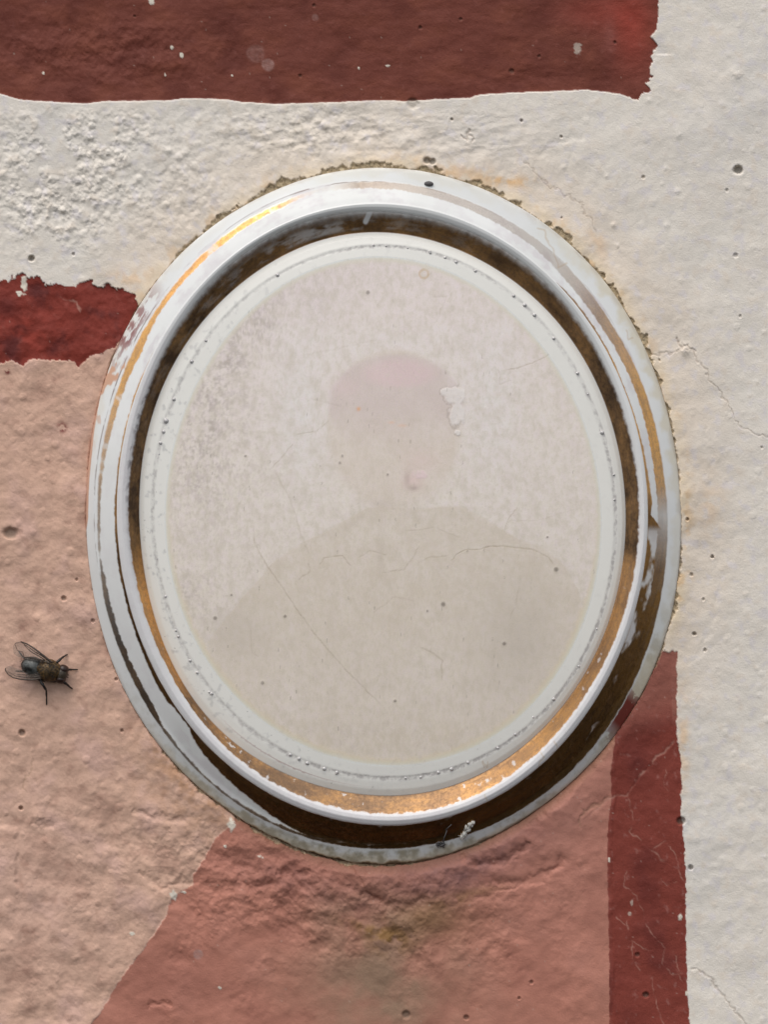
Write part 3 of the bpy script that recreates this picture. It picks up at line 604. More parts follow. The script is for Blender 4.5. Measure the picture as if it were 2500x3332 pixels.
for cp_ in ([(1759, 2448), (1771, 2462), (1752, 2495)], [(1805, 2415), (1812, 2440), (1800, 2450)], [(1565, 2500), (1562, 2480), (1576, 2500), (1580, 2480)], [(1575, 2590), (1580, 2605)], [(1850, 865), (1825, 880), (1800, 835), (1770, 760), (1745, 750)], [(2060, 1100), (2045, 1105), (2038, 1075)]):
    m = (PX > 1500) & (PX < 2100)
    d, t = polydist(PX[m] + 22 * pn2[m], PY[m] + 22 * pn1[m], cp_); CC[m] = mix(CC[m], alb((176, 150, 115)), .40 * sst(4, 1.0, d))
# house paint smeared on the rim at the left, red then beige
sm_ = sst(.05, .3, fbm(arc * .3, rad, 16, 4, 139, .6) + .15)
CC = mix(CC, alb((120, 52, 48)), sm_ * sst(1.3, .6, SS) * ctab(TD, {0: 0, 138: 0, 143: .7, 150: .85, 155: .3, 158: 0}))
CC = mix(CC, alb((190, 150, 126)), sst(.1, .2, fbm(arc * .5, rad, 40, 3, 141) + .32 - SS * .55) * ctab(TD, {0: 0, 150: 0, 154: 1, 160: 1, 166: .4, 170: 0}))
pt = ctab(TD, {0: 0, 160: 0, 170: .30, 177: .32, 180.5: .30, 182.5: .0, 360: 0})
m_pt = sst(-.03, .03, pt - SS + .05 * ed) * (pt > .01)
CC = mix(CC, alb((190, 149, 128)), m_pt)
# pin specks
sp = fbm(PX * 1.0, PY * .45, 5.5, 2, 143); spm = sst(.62, .75, sp) * ctab(TD, {0: .2, 60: .1, 120: .2, 170: .7, 215: .8, 250: .9, 285: .7, 320: .3}) * sst(4.1, 4.3, SS)
CC = mix(CC, alb((96, 92, 90)), spm)
gb = sst(.15, .45, fbm(PX, PY, 26, 4, 145)) * sst(4.1, 4.3, SS) * ctab(TD, {0: .1, 60: .05, 110: .2, 150: .6, 185: .7, 215: .6, 250: .3, 280: .1})
CC = mix(CC, alb((140, 140, 142)), gb * .55)
# groove line round the dish
gl = sst(.24, .05, np.abs(SS - 5.0 + .06 * ed)) * (.35 + .9 * sst(-.2, .25, fbm(arc, rad * 2, 26, 4, 147, .65))) 
gl *= ctab(TD, {0: .9, 25: .7, 45: .4, 60: .5, 90: .9, 105: .5, 130: .35, 160: .6, 200: .55, 230: .6, 255: .8, 280: 1.1, 320: 1.2, 340: 1.0})
CC = mix(CC, alb((134, 128, 128)), np.clip(gl * (.62 + .5 * pn2 + .25 * fbm(PX, PY, 9, 3, 171)), 0, .6))
CC = mix(CC, alb((170, 150, 146)), sst(.05, .02, np.abs(SS - 4.45 - .05 * ed)) * ctab(TD, {0: 0, 225: 0, 235: .7, 250: .8, 262: .2, 270: 0}))
HH = HH - .03 * np.exp(-((SS - 5.0) / .12) ** 2)
# gilt colour: real tarnish, plus dark reflections painted in by angle
tnm0 = np.where((SS < 2.3) & (TD > 20) & (TD < 112), tarn_shade, 0) * 1.0
gcol = np.empty_like(CC); gcol[:] = (.74, .40, .14)
flk = fbm(arc * .9, rad * 1.4, 13, 4, 151, .7)
gcol = mix(gcol, (.42, .25, .14), sst(-.15, .4, edl) * .6)
gcol = mix(gcol, (.50, .30, .15), sst(-.05, .35, flk) * .7)
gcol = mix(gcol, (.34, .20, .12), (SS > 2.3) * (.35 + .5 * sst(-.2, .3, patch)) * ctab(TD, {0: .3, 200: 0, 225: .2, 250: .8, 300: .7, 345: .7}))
tn_shade = np.where(SS < 2.3, tarn_shade, ctab(TD, {0: .95, 30: .85, 90: .7, 150: .9, 180: .95, 190: .5, 196: 0, 214: .1, 219: .8, 240: .9, 262: .85, 275: .75, 284: .6, 292: .45, 310: .35, 325: .25, 345: .45, 350: .6, 354: .95}))  # inner slope: sides and top painted dark as if mirroring the horizon; tarnish below
gcol = mix(gcol, (.24, .15, .09), (SS > 2.3) * ctab(TD, {0: 0, 200: 0, 215: 1, 345: 1, 352: 0}) * tn_shade * (.8 + .9 * patch + .5 * flk))
gcol = mix(gcol, (.07, .038, .018), np.where(SS > 2.3, ctab(TD, {0: 1, 200: 1, 214: 0, 346: 0, 353: 1}), 1) * tn_shade * (.95 + .5 * patch + .15 * flk) * (1 - .0 * tnm0))  # near-black brown stands in for gold reflecting dark ground
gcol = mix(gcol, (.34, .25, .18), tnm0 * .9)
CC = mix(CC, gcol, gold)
tnm_shade = np.clip(tn_shade, 0, 1) * ((SS < 2.3) & (TD > 20) & (TD < 112)); tnm_shade = np.maximum(tnm_shade, .8 * (SS > 2.3) * ctab(TD, {0: .9, 30: .9, 60: .75, 90: .5, 130: .6, 170: .8, 182: .6, 191: .1, 215: 0, 235: .8, 275: .85, 288: .6, 300: .4, 320: .25, 345: .2, 352: .8})); met = np.clip(gold * 1.05, 0, 1) * (1 - .7 * tnm_shade)  # less metal where tarnished, and where the painted dark reflection needs deepening
rough = .36 + .0 * SS
rough = rough * (1 - gold) + gold * (.30 + .16 * (SS < 2.3) * (TD > 95) * (TD < 140) + .12 * (SS > 2.3) + .16 * np.clip(tn_shade, 0, 1) + .25 * np.clip(flk + .1, 0, 1))
rough = np.where(m_pt > .5, .6, rough) + .25 * fl * ctab(TD, {0: .2, 90: .3, 230: .8, 270: .9, 330: .3})
HH = HH + .010 * gold * flk + .007 * gold * fbm(arc * 2.2, rad * .5, 10, 3, 153)
HH = HH + .018 * gold * (SS < 3) + .05 * m_pt + .006 * gold * wob
CC *= (1 + .02 * pn2)[..., None]
CC = np.clip(CC, .01, .95)
PP = to_world(PX, PY, HH)
PP[..., 1] += 0
NR = grid_normals(PP, wrap=True)
nr = RR.shape[0]; idr = np.arange(nr * NA).reshape(nr, NA)
QR = np.stack([idr[:-1], np.roll(idr[:-1], -1, 1), np.roll(idr[1:], -1, 1), idr[1:]], -1)
# outward faces: the outermost skirt normals must not be flipped towards the camera only, they are near vertical anyway
fr = lambda a: (a[:-1] + a[1:] + np.roll(a[1:], -1, 1) + np.roll(a[:-1], -1, 1)) * .25
sF = (SS[:-1] + SS[1:]) * .5; gF = fr(gold)
plq = empty('memorial_plaque', tuple(to_world(np.array(MX), np.array(MY), np.array(0.)).tolist()))
tag(plq, 'oval porcelain memorial plaque with worn gilt rim and faded portrait, set in the wall', 'plaque')
Vr, Nr, Cr_ = PP.reshape(-1, 3), NR.reshape(-1, 3), CC.reshape(-1, 3)
att = {'gilt': met.ravel(), 'rough': rough.ravel()}
gr_o = (gF > .5) & (sF < 2.3); gr_i = (gF > .5) & (sF >= 2.3)
lipm = sF >= 4.0
tag(mesh_np('rim', Vr, QR[(~gr_o) & (~gr_i) & (~lipm)], M_GLAZE, plq, Nr, Cr_, att, plq.location), 'moulded white porcelain rim')
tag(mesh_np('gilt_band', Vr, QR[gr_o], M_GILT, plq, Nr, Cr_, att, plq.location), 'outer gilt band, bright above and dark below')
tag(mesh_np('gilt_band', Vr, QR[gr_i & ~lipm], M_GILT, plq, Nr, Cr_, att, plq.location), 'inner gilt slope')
mesh_np('dish_border', Vr, QR[lipm], M_GLAZE, plq, Nr, Cr_, att, plq.location)

# -- portrait disc: concentric square-to-disc map, so its edge matches the ring's vertices
k = np.arange(NG + 1) / NG * 2 - 1
a_, b_ = np.meshgrid(k, k)
rr = np.maximum(np.abs(a_), np.abs(b_)); m1 = np.abs(a_) >= np.abs(b_)
with np.errstate(all='ignore'):
    ph = np.where(m1, np.where(a_ >= 0, 0, np.pi) + np.pi / 4 * np.where(a_ != 0, b_ / np.where(a_ == 0, 1, a_), 0),
                  np.where(b_ >= 0, np.pi / 2, -np.pi / 2) - np.pi / 4 * np.where(b_ != 0, a_ / np.where(b_ == 0, 1, b_), 0))
FR = ev(FT['F'], ph)
U = MX + A0 * FR * rr * np.cos(ph); V_ = MY - B0 * FR * rr * np.sin(ph)
hp = 2.97 + 1.25 * (1 - rr ** 2)
dn_b = fbm(U, V_, 300, 3, 161); dn_m = fbm(U, V_, 90, 4, 163); dn_s = fbm(U, V_, 26, 4, 165, .6); dn_f = fbm(U, V_ * .6, 8, 3, 167)
hp = hp + .010 * dn_m + .006 * dn_s
# print
def d2s(p): return [(a * 1.506, b * 1.506) for a, b in p]
CP = np.empty(U.shape + (3,)); CP[:] = alb((223, 212, 200))
CP = mix(CP, alb((222, 208, 206)), sst(1700, 900, V_) * .5 + .2 * dn_b)
CP = mix(CP, alb((219, 208, 193)), sst(1500, 2300, V_) * .6)
bl = np.clip(gauss(U, V_, 640, 1400, 210, 330) + gauss(U, V_, 820, 1020, 260, 150, -35) * 1.0 + gauss(U, V_, 640, 1950, 90, 90) * .8, 0, 1)
CP = mix(CP, alb((146, 136, 128)), bl * sst(-.3, .6, .8 * dn_s + .5 * dn_f + .5 * dn_m) * 1.0)
CP = mix(CP, alb((200, 188, 186)), gauss(U, V_, 960, 930, 330, 120, -12) * .6 * (.7 + .6 * dn_s + .5 * dn_f))
CP = mix(CP, alb((226, 217, 213)), gauss(U, V_, 980, 1330, 90, 230) * .7 + gauss(U, V_, 1250, 1120, 300, 60) * .3 + gauss(U, V_, 1600, 1300, 90, 240) * .6)
v1 = fbm(U, V_ * .8, 44, 4, 173, .6); v2 = fbm(U, V_ * .7, 20, 4, 175, .6)
CP = mix(CP, alb((203, 193, 178)), sst(-.4, .6, v1) * .5)
CP = mix(CP, alb((222, 207, 208)), sst(-.5, .6, -v2) * .5)
CP = mix(CP, alb((190, 180, 168)), sst(-.35, .7, v2 + .5 * v1 + .35 * dn_f) * .42)
# ghost of the sitter: shoulders
SH = d2s([(430,1420),(480,1345),(530,1285),(590,1215),(640,1178),(700,1150),(750,1122),(790,1100),(830,1092),(880,1098),(950,1096),(1000,1093),(1050,1120),(1110,1160),(1170,1180),(1220,1222),(1250,1275),(1262,1330),(1262,1800),(430,1800)])
shx = [p[0] for p in SH[:18]]; shy = [p[1] for p in SH[:18]]
fs = np.interp(U, shx, shy)
sh = sst(-4, 5, V_ - fs + 7 * dn_m) * sst(645, 720, U + .0 * V_) * sst(1915, 1880, U)
sh = sh * (1 - sst(1950, 2450, V_) * np.clip(.5 + .9 * dn_m + .5 * dn_s, 0, .9))
sh = sh * (1 - .5 * gauss(U, V_, 1390, 2170, 70, 80)) * (1 - .75 * gauss(U, V_, 940, 2290, 45, 90)) * (1 - .3 * gauss(U, V_, 1230, 1740, 220, 70))
CP = mix(CP, alb((198, 185, 167)), sh * (.48 + .3 * dn_m + .25 * dn_s + .2 * dn_f))
CP = mix(CP, alb((182, 172, 160)), gauss(U, V_, 1690, 2080, 130, 190) * .45 + gauss(U, V_, 760, 2060, 110, 80) * .35 + gauss(U, V_, 1250, 2400, 520, 60) * .35 * sst(-.3, .4, dn_s))
# head
hd = np.hypot((U - 1288) / 222, (V_ - 1322) / 172)
face = np.hypot((U - 1283) / 218, (V_ - 1395) / 262)
CP = mix(CP, alb((207, 193, 179)), np.where(V_ < 1430, sst(1.03, .95, face + .03 * dn_s), sst(1.10, .88, face + .04 * dn_s)) * (.52 + .3 * dn_m + .2 * dn_f))
CP = mix(CP, alb((200, 184, 181)), sst(1.03, .94, hd + .03 * dn_s) * sst(1500, 1290, V_) * (.56 + .3 * dn_m + .2 * dn_s))
CP = mix(CP, alb((186, 174, 158)), (gauss(U, V_, 1238, 1800, 16, 90, 3) * .35 + gauss(U, V_, 1150, 1700, 70, 16, -35) * .3 + gauss(U, V_, 1360, 1690, 90, 16, 30) * .3 + gauss(U, V_, 1215, 1370, 26, 9) * .25 + gauss(U, V_, 1350, 1368, 26, 9) * .25 + gauss(U, V_, 1290, 1470, 14, 30) * .14) * (1 + dn_s))
CP = mix(CP, alb((216, 188, 190)), sst(1.0, .5, np.hypot((U - 1300) / 150, (V_ - 1215) / 60)) * .5 + gauss(U, V_, 1120, 1260, 50, 30) * .3)
CP = mix(CP, alb((216, 190, 186)), gauss(U, V_, 1370, 1500, 60, 40) * .35 + gauss(U, V_, 1345, 1565, 34, 26) * .6)
CP = mix(CP, alb((168, 150, 142)), gauss(U, V_, 1345, 1588, 16, 9) * .7 + gauss(U, V_, 1325, 1560, 10, 26) * .4 + gauss(U, V_, 1240, 1640, 40, 14) * .2)
CP = mix(CP, alb((232, 150, 80)), gauss(U, V_, 1167, 1331, 6) * .8 + gauss(U, V_, 1310, 1385, 14, 5) * .3 + gauss(U, V_, 1275, 1375, 10, 4) * .3)
CP = mix(CP, alb((190, 160, 120)), (np.abs(np.hypot(U - 1380, V_ - 892) - 14) < 4) * .5)
# lost print, rough white patches at the ear and mouth
wp = np.minimum.reduce([np.hypot((U - 1482) / 34, (V_ - 1290) / 30), np.hypot((U - 1458) / 24, (V_ - 1276) / 14), np.hypot((U - 1488) / 26, (V_ - 1350) / 40), np.hypot((U - 1490) / 10, (V_ - 1408) / 10)])
wpm = sst(1.1, .8, wp + .45 * dn_s + .15 * dn_f); CP = mix(CP, alb((224, 214, 209)), wpm * .8); hp = hp + .05 * wpm * (.8 + .5 * dn_s) 
CP = mix(CP, alb((150, 140, 130)), sst(1.0, 1.12, wp + .5 * dn_s) * sst(1.3, 1.15, wp + .5 * dn_s) * .4 * (U < 1495))
mp = sst(1.15, .6, np.hypot((U - 1368) / 22, (V_ - 1543) / 15) + .9 * dn_s); CP = mix(CP, alb((220, 198, 198)), mp * .8); hp = hp + .015 * mp
# edge stain
CP = mix(CP, alb((214, 200, 170)), sst(.955, .985, rr + .02 * dn_s) * sst(1500, 2100, V_) * .6)
CP = mix(CP, alb((214, 215, 212)), sst(.972, .999, rr + .006 * dn_s))
CP = mix(CP, alb((206, 196, 168)), sst(.97, .985, rr + .01 * dn_s) * sst(.998, .99, rr) * .4)
# glaze cracks
CRP = [([(545,1120),(552,1180),(590,1240),(630,1300),(680,1370),(740,1440),(800,1500),(830,1530)],1.0),([(970,1215),(985,1198),(1010,1188),(1090,1180),(1150,1186),(1185,1205),(1200,1222)],1.3),
       ([(905,1212),(970,1200)],.7),([(1090,1152),(1100,1125),(1122,1098)],.8),([(905,1398),(935,1410),(955,1425),(956,1476)],1.0),([(1100,1345),(1115,1300),(1120,1260)],.6),
       ([(1195,762),(1150,785),(1085,800)],.9),([(1076,796),(1082,815),(1080,832),(1110,822)],.8),([(590,1010),(625,1075),(660,1180),(670,1200)],.6),([(640,940),(680,930),(712,905)],.8),
       ([(585,1015),(610,985),(640,960)],.8),([(640,1255),(670,1235),(665,1215)],1.0),([(690,1225),(700,1205),(740,1200),(760,1225)],1.0),([(820,1240),(870,1228),(910,1180)],.8),
       ([(670,860),(740,880)],.5),([(800,1330),(850,1290),(900,1300)],.5),([(870,1150),(940,1140),(1000,1165)],.6),([(540,1350),(545,1410),(560,1420)],.5),([(930,640),(965,640),(940,700)],.5),
       ([(1085,1130),(1180,1120),(1240,1100)],.4),([(640,770),(830,730)],.4),([(770,1205),(800,1190),(840,1200)],.8)]
ck = np.zeros(U.shape)
for p, s_ in CRP:
    p = d2s(p); px = [q[0] for q in p]; py = [q[1] for q in p]
    m = (U > min(px) - 20) & (U < max(px) + 20) & (V_ > min(py) - 20) & (V_ < max(py) + 20)
    d, t = polydist(U[m] + 10 * dn_m[m] + 5 * dn_s[m], V_[m] + 10 * dn_m[m], p)
    ck[m] = np.maximum(ck[m], s_ * np.exp(-(d / 1.9) ** 2) * sst(0, .1, t) * sst(1, .9, t)); hp[m] = hp[m] + .004 * s_ * np.exp(-((d - 3) / 4) ** 2)
CP = mix(CP, alb((140, 122, 88)), ck * (.34 + .5 * dn_s)); hp = hp - .012 * ck
SPOTS = [(465,1335,5),(567,1475,5),(616,1331,4),(854,1514,4),(1202,1230,6),(958,1305,6),(924,1320,3),(1090,1390,5),(600,595,0),(735,1000,3),(740,985,3),(530,985,3),(838,1025,3),(500,1285,3),(1010,1190,2),(1183,1160,3),(795,632,5)]
for a1, b1, r in SPOTS:
    if r: 
        q = np.hypot(U - a1 * 1.506, V_ - b1 * 1.506) / (r * 1.4); CP = mix(CP, alb((110, 100, 92)), sst(1.1, .6, q) * .7); hp = hp + .04 * np.exp(-q ** 2)
cell = hsh((U / 17).astype(np.int64), (V_ / 17).astype(np.int64), 17)
ox, oy = RND[0][cell] * 9 + 4, RND[1][cell] * 6 + 5
spk = (RND[2][cell] > .80) & (np.abs(U % 17 - ox) < 1.4) & (np.abs(V_ % 17 - oy) < 2 + 4 * RND[3][cell])
CP = mix(CP, alb((122, 112, 96)), spk * (.10 + .30 * (RND[3][cell] > .88)))
CP = mix(CP, alb((196, 186, 168)), sst(.1, .5, dn_f) * .3)
CP = mix(CP, alb((204, 192, 182)), sst(.0, .5, dn_s) * .3)
CP = mix(CP, alb((198, 184, 158)), gauss(U, V_, 1250, 2400, 560, 90) * .3 * sst(-.2, .4, dn_m + .5 * dn_s))
CP *= (1.03 + .03 * dn_s + .03 * dn_f)[..., None]
rgh = .24 + .1 * dn_m + .3 * wpm + .1 * sh
PD = to_world(U, V_, hp); ND = grid_normals(PD)
idd = np.arange(U.size).reshape(U.shape)
QD = np.stack([idd[:-1, :-1], idd[:-1, 1:], idd[1:, 1:], idd[1:, :-1]], -1).reshape(-1, 4)
pn_ = mesh_np('portrait_panel', PD.reshape(-1, 3), QD, M_PRINT, plq, ND.reshape(-1, 3), np.clip(CP, .01, .86).reshape(-1, 3), {'rough': rgh.ravel()}, plq.location)
tag(pn_, 'convex panel with the pale ghost of a head and shoulders portrait')

# ------------------------------------------------------------------ small mesh builder
class MB:
    def __init__(s): s.v = []; s.f = []
    def tube(s, pts, rad, n=8, cap=True):
        base = len(s.v); pts = [Vector(p) for p in pts]
        if not hasattr(rad, '__len__'): rad = [rad] * len(pts)
        for i, p in enumerate(pts):
            t = (pts[min(i + 1, len(pts) - 1)] - pts[max(i - 1, 0)]).normalized()
            u = t.cross(Vector((0, 1, 0)));
            if u.length < .1: u = t.cross(Vector((1, 0, 0)))
            u.normalize(); v = t.cross(u)
            for j in range(n):
                a = 2 * math.pi * j / n; s.v.append(p + (u * math.cos(a) + v * math.sin(a)) * rad[i])
        for i in range(len(pts) - 1):
            for j in range(n):
                j2 = (j + 1) % n; s.f.append((base + i * n + j, base + i * n + j2, base + (i + 1) * n + j2, base + (i + 1) * n + j))
        if cap: s.f.append(tuple(base + j for j in range(n))[::-1]); s.f.append(tuple(base + (len(pts) - 1) * n + j for j in range(n)))
        return s
    def ball(s, c, ax, r, n=24, m=16, fn=None):
        """ellipsoid: ax = 3 axis vectors, r = 3 radii, fn(u,v,dir)->scale"""
        base = len(s.v); c = Vector(c)
        for i in range(m + 1):
            ph_ = math.pi * i / m
            for j in range(n):
                a = 2 * math.pi * j / n
                d = (math.cos(ph_), math.sin(ph_) * math.cos(a), math.sin(ph_) * math.sin(a))
                k_ = fn(d) if fn else 1
                s.v.append(c + (ax[0] * d[0] * r[0] + ax[1] * d[1] * r[1] + ax[2] * d[2] * r[2]) * k_)
        for i in range(m):
            for j in range(n):
                j2 = (j + 1) % n; s.f.append((base + i * n + j, base + i * n + j2, base + (i + 1) * n + j2, base + (i + 1) * n + j))
        return s
    def build(s, name, mat, parent=None, kind=None):
        me = bpy.data.meshes.new(name); o = bpy.data.objects.new(name, me); COL.objects.link(o)
        off = Vector(parent.location) if parent else Vector((0, 0, 0))
        me.from_pydata([tuple(v - off) for v in s.v], [], s.f); me.update()
        import bmesh as _b
        bm = _b.new(); bm.from_mesh(me); _b.ops.remove_doubles(bm, verts=bm.verts, dist=1e-7); _b.ops.recalc_face_normals(bm, faces=bm.faces); bm.to_mesh(me); bm.free()
        for p in me.polygons: p.use_smooth = True
        me.materials.append(mat)
        if parent: o.parent = parent
        if kind: o['kind'] = kind
        return o
def W(x, y, h=0.0):
    return Vector(to_world(np.array(float(x)), np.array(float(y)), np.array(float(h))).tolist())
def wall_h(x, y): return float(H[min(np.searchsorted(ys, y), shape[0] - 1), min(np.searchsorted(xs, x), shape[1] - 1)])
def plaque_h(x, y):
    d = (PX - x) ** 2 + (PY - y) ** 2; return float(HH.ravel()[np.argmin(d)])

# glaze bubbles strung along the groove
M_BUB = mat_plain('clear_glaze_bubble', (.42, .40, .40), .06, 0, (.70, .68, .67), 9000, coat=1.0)
bubs = [(0,(285,300,5)),(1,(70,580,7)),(1,(400,1380,9)),(1,(210,860,4)),(2,(0,925,7)),(2,(150,1050,8)),(2,(280,1185,8)),(2,(540,1500,7)),(3,(60,1280,6)),(3,(260,1345,6)),(3,(410,1405,7)),(3,(670,1525,7)),
        (4,(690,1500,5)),(4,(1450,1590,6)),(5,(790,1580,8)),(6,(1010,1530,6)),(7,(1610,420,8)),(7,(1370,930,8)),(7,(1265,1220,11)),(7,(1230,1370,8)),(7,(1190,1520,7)),(8,(1240,30,4)),
        (8,(1215,1440,4)),(9,(1050,300,6)),(9,(1220,840,5)),(9,(1380,1165,6)),(9,(1475,1330,6)),(9,(1640,1590,5)),(10,(1085,220,7)),(11,(960,110,7)),(11,(1080,165,8)),(11,(1190,225,7)),(11,(1420,300,8)),(11,(1590,350,7)),
        (12,(190,240,6)),(12,(1125,305,5)),(12,(1330,295,5)),(12,(1560,225,5)),(13,(170,350,7)),(13,(345,305,8)),(13,(570,215,7)),(13,(970,20,6)),(14,(540,295,7)),(14,(265,540,6)),(14,(20,770,6)),(15,(90,1240,5)),
        (15,(330,740,4)),(0,(290,640,5)),(9,(1190,760,5)),(4,(860,1510,4)),(4,(1150,1540,4))]
mb = MB(); AX = (Vector((1, 0, 0)), Vector((0, 1, 0)), Vector((0, 0, 1)))
for kk, (zx, zy, r) in bubs:
    x = ORG[kk][0] + zx / 4.15; y = ORG[kk][1] + zy / 4.15; h = 2.70
    mb.ball(W(x, y, h), AX, (r * S * .8, r * S * .7, r * S * .8), 10, 8)
tag(mb.build('glaze_bubbles', M_BUB, plq, 'stuff'), 'tiny glaze bubbles along the border line')

# dark seed-like speck on the upper rim
def rough_ball(seed, k): 
    r_ = random.Random(seed); ph0 = [r_.random() * 6 for _ in range(6)]
    return lambda d: 1 + k * (math.sin(7 * d[0] + ph0[0]) * math.sin(6 * d[1] + ph0[1]) + .6 * math.sin(13 * d[2] + ph0[2]) * math.sin(11 * d[0] + ph0[3]))
M_DARK = mat_plain('dark_crust', (.03, .028, .03), .6, 0, (.16, .15, .15), 14000, bump=.00004)
M_SILK = mat_plain('white_silk', (.62, .60, .55), .8, 0, (.80, .78, .72), 12000, bump=.00006)
h = plaque_h(1396, 600)
mb = MB().ball(W(1396, 599, h + .1), (Vector((1, 0, -.06)).normalized(), Vector((0, 1, 0)), Vector((.06, 0, 1)).normalized()), (14.5 * S, 7 * S, 8.5 * S), 28, 18, rough_ball(3, .07))
tag(mb.build('dirt_speck', M_DARK), 'small dark oval dirt speck stuck on the upper rim of the plaque', 'speck')
# silk tuft and dark crumb on the lower rim
h0 = plaque_h(1518, 2700)
rt = random.Random(5); mb = MB()
for i in range(26):
    t = rt.random(); cx = 1502 + 34 * t + rt.uniform(-5, 5); cy = 2722 - 44 * t + rt.uniform(-7, 7)
    hh = plaque_h(cx, cy)
    mb.ball(W(cx, cy, hh + .12), AX, (rt.uniform(3, 7) * S, 5 * S, rt.uniform(4, 10) * S), 8, 6, rough_ball(i, .2))
for i in range(30):
    t = rt.random(); cx = 1502 + 34 * t; cy = 2722 - 44 * t; hh = plaque_h(cx, cy)
    a = rt.uniform(0, 6.28); mb.tube([W(cx, cy, hh + .2), W(cx + math.cos(a) * 12, cy + math.sin(a) * 16, hh + .12)], .7 * S, 4)
tag(mb.build('silk_cocoon', M_SILK), 'small white tuft of silk on the lower rim of the plaque', 'cocoon')
mb = MB()
for i in range(9):
    cx = 1436 + rt.uniform(-12, 16); cy = 2748 + rt.uniform(-8, 7); hh = plaque_h(cx, cy)
    mb.ball(W(cx, cy, hh + .05), AX, (rt.uniform(4, 9) * S, 6 * S, rt.uniform(3, 7) * S), 8, 6, rough_ball(i + 40, .2))
for (p, q, r) in (((1440, 2745), (1455, 2700), 2), ((1450, 2700), (1470, 2682), 1.5), ((1430, 2750), (1446, 2757), 2)):
    mb.tube([W(*p, plaque_h(*p) + .12), W(*q, plaque_h(*q) + .12)], r * S, 5)
tag(mb.build('dirt_crumb', M_DARK), 'black crumb of dirt on the lowest part of the rim, left of the white tuft', 'dirt')

# ================================================================== THE FLY
FH = 1.45
def fz(zx, zy): return zx / 5.533, 2040 + zy / 5.533
fx0, fy0 = fz(870, 770); gw = wall_h(fx0, fy0)
fly = empty('fly', tuple(W(fx0, fy0, gw)))
tag(fly, 'dark fly with golden-brown thorax and clear wings resting on the pink wall', 'fly')
M_THX = mat_plain('fly_thorax', (.022, .014, .006), .5, .15, (.15, .085, .025), 3500, bump=.00004)
M_ABD = mat_plain('fly_abdomen', (.010, .010, .009), .4, .1, (.10, .105, .10), 1500, bump=.00001)
M_HEAD = mat_plain('fly_head', (.018, .012, .008), .5, 0, (.07, .05, .03), 9000)
M_EYE = mat_plain('fly_eye', (.016, .008, .006), .4, 0, (.035, .014, .009), 12000)
M_LEG = mat_plain('fly_leg', (.012, .009, .008), .45)
M_VEIN = mat_plain('wing_vein', (.035, .022, .015), .5)
M_WING = bpy.data.materials.new('clear_wing'); M_WING.use_nodes = True
_nt = M_WING.node_tree; _b = _nt.nodes['Principled BSDF']; _b.inputs['Base Color'].default_value = (.22, .18, .15, 1); _b.inputs['Roughness'].default_value = .25
_tc = _nt.nodes.new('ShaderNodeTexCoord'); _n = _nt.nodes.new('ShaderNodeTexNoise'); _n.inputs['Scale'].default_value = 2500
_m = _nt.nodes.new('ShaderNodeMapRange'); _m.inputs['To Min'].default_value = .12; _m.inputs['To Max'].default_value = .34
_nt.links.new(_tc.outputs['Object'], _n.inputs['Vector']); _nt.links.new(_n.outputs[0], _m.inputs['Value']); _nt.links.new(_m.outputs[0], _b.inputs['Alpha'])
axd = Vector((W(*fz(1130, 860), 0) - W(*fz(560, 690), 0))).normalized()
upv = Vector((0, -1, 0)); sdv = axd.cross(upv).normalized()
pxm = S
def FW(zx, zy, h): x, y = fz(zx, zy); return W(x, y, gw + h)
# abdomen: egg, tapering to the tail, with segment creases
def abd(d):
    k_ = 1 - .12 * max(0, -d[0]) ; return k_ * (1 - .025 * abs(math.sin(d[0] * 5.2)) ** 6)
ab = MB().ball(FW(590, 715, 1.15), (axd, sdv, upv), (45 * pxm, 32 * pxm, 27 * pxm), 32, 32, abd).build('abdomen', M_ABD, fly)
txo = MB().ball(FW(885, 780, 1.4), (axd, sdv, upv), (41 * pxm, 37 * pxm, 31 * pxm), 32, 28, lambda d: 1 - .03 * abs(math.sin(d[0] * 3.2 + .6)) ** 10 + .04 * abs(d[0]) ** 4)
txo.ball(FW(715, 735, 1.75), (axd, sdv, upv), (14 * pxm, 17 * pxm, 14 * pxm), 16, 12)
txo = txo.build('thorax', M_THX, fly)
hd_ = MB().ball(FW(1105, 845, 1.2), (axd, sdv, upv), (20 * pxm, 31 * pxm, 23 * pxm), 24, 18).build('head', M_HEAD, fly)
for sg_ in (-1, 1):
    c = FW(1115, 848, 1.2) + sdv * sg_ * 17 * pxm
    MB().ball(c, (axd, sdv, upv), (18 * pxm, 15 * pxm, 22 * pxm), 20, 16).build('eye', M_EYE, hd_ if False else fly)
for sg_ in (-1, 1):
    c = FW(1195, 876, 1.15)
    MB().tube([c + sdv * sg_ * 3 * pxm, c + axd * 7 * pxm + sdv * sg_ * 4 * pxm - upv * 4 * pxm], [2.2 * pxm, 1.4 * pxm], 6).build('antenna', M_LEG, fly)
LEGS = [[(985,700,1.2),(1030,630,1.75),(1110,560,1.2),(1165,520,.45),(1215,490,.08)],
        [(1080,760,1.1),(1150,755,1.6),(1235,765,1.2),(1310,765,.4),(1400,765,.08)],
        [(1060,920,1.0),(1140,985,1.6),(1210,1035,1.1),(1260,1080,.4),(1302,1108,.08)],
        [(790,890,1.0),(730,975,1.7),(785,1060,1.9),(832,1140,1.2),(838,1270,.5),(838,1400,.08)],
        [(680,860,1.0),(560,850,1.5),(440,800,1.4),(350,793,.5),(282,792,.1)],
        [(760,640,1.0),(640,560,1.6),(540,548,1.3),(430,560,.5),(330,425,.1)]]
rl = random.Random(9)
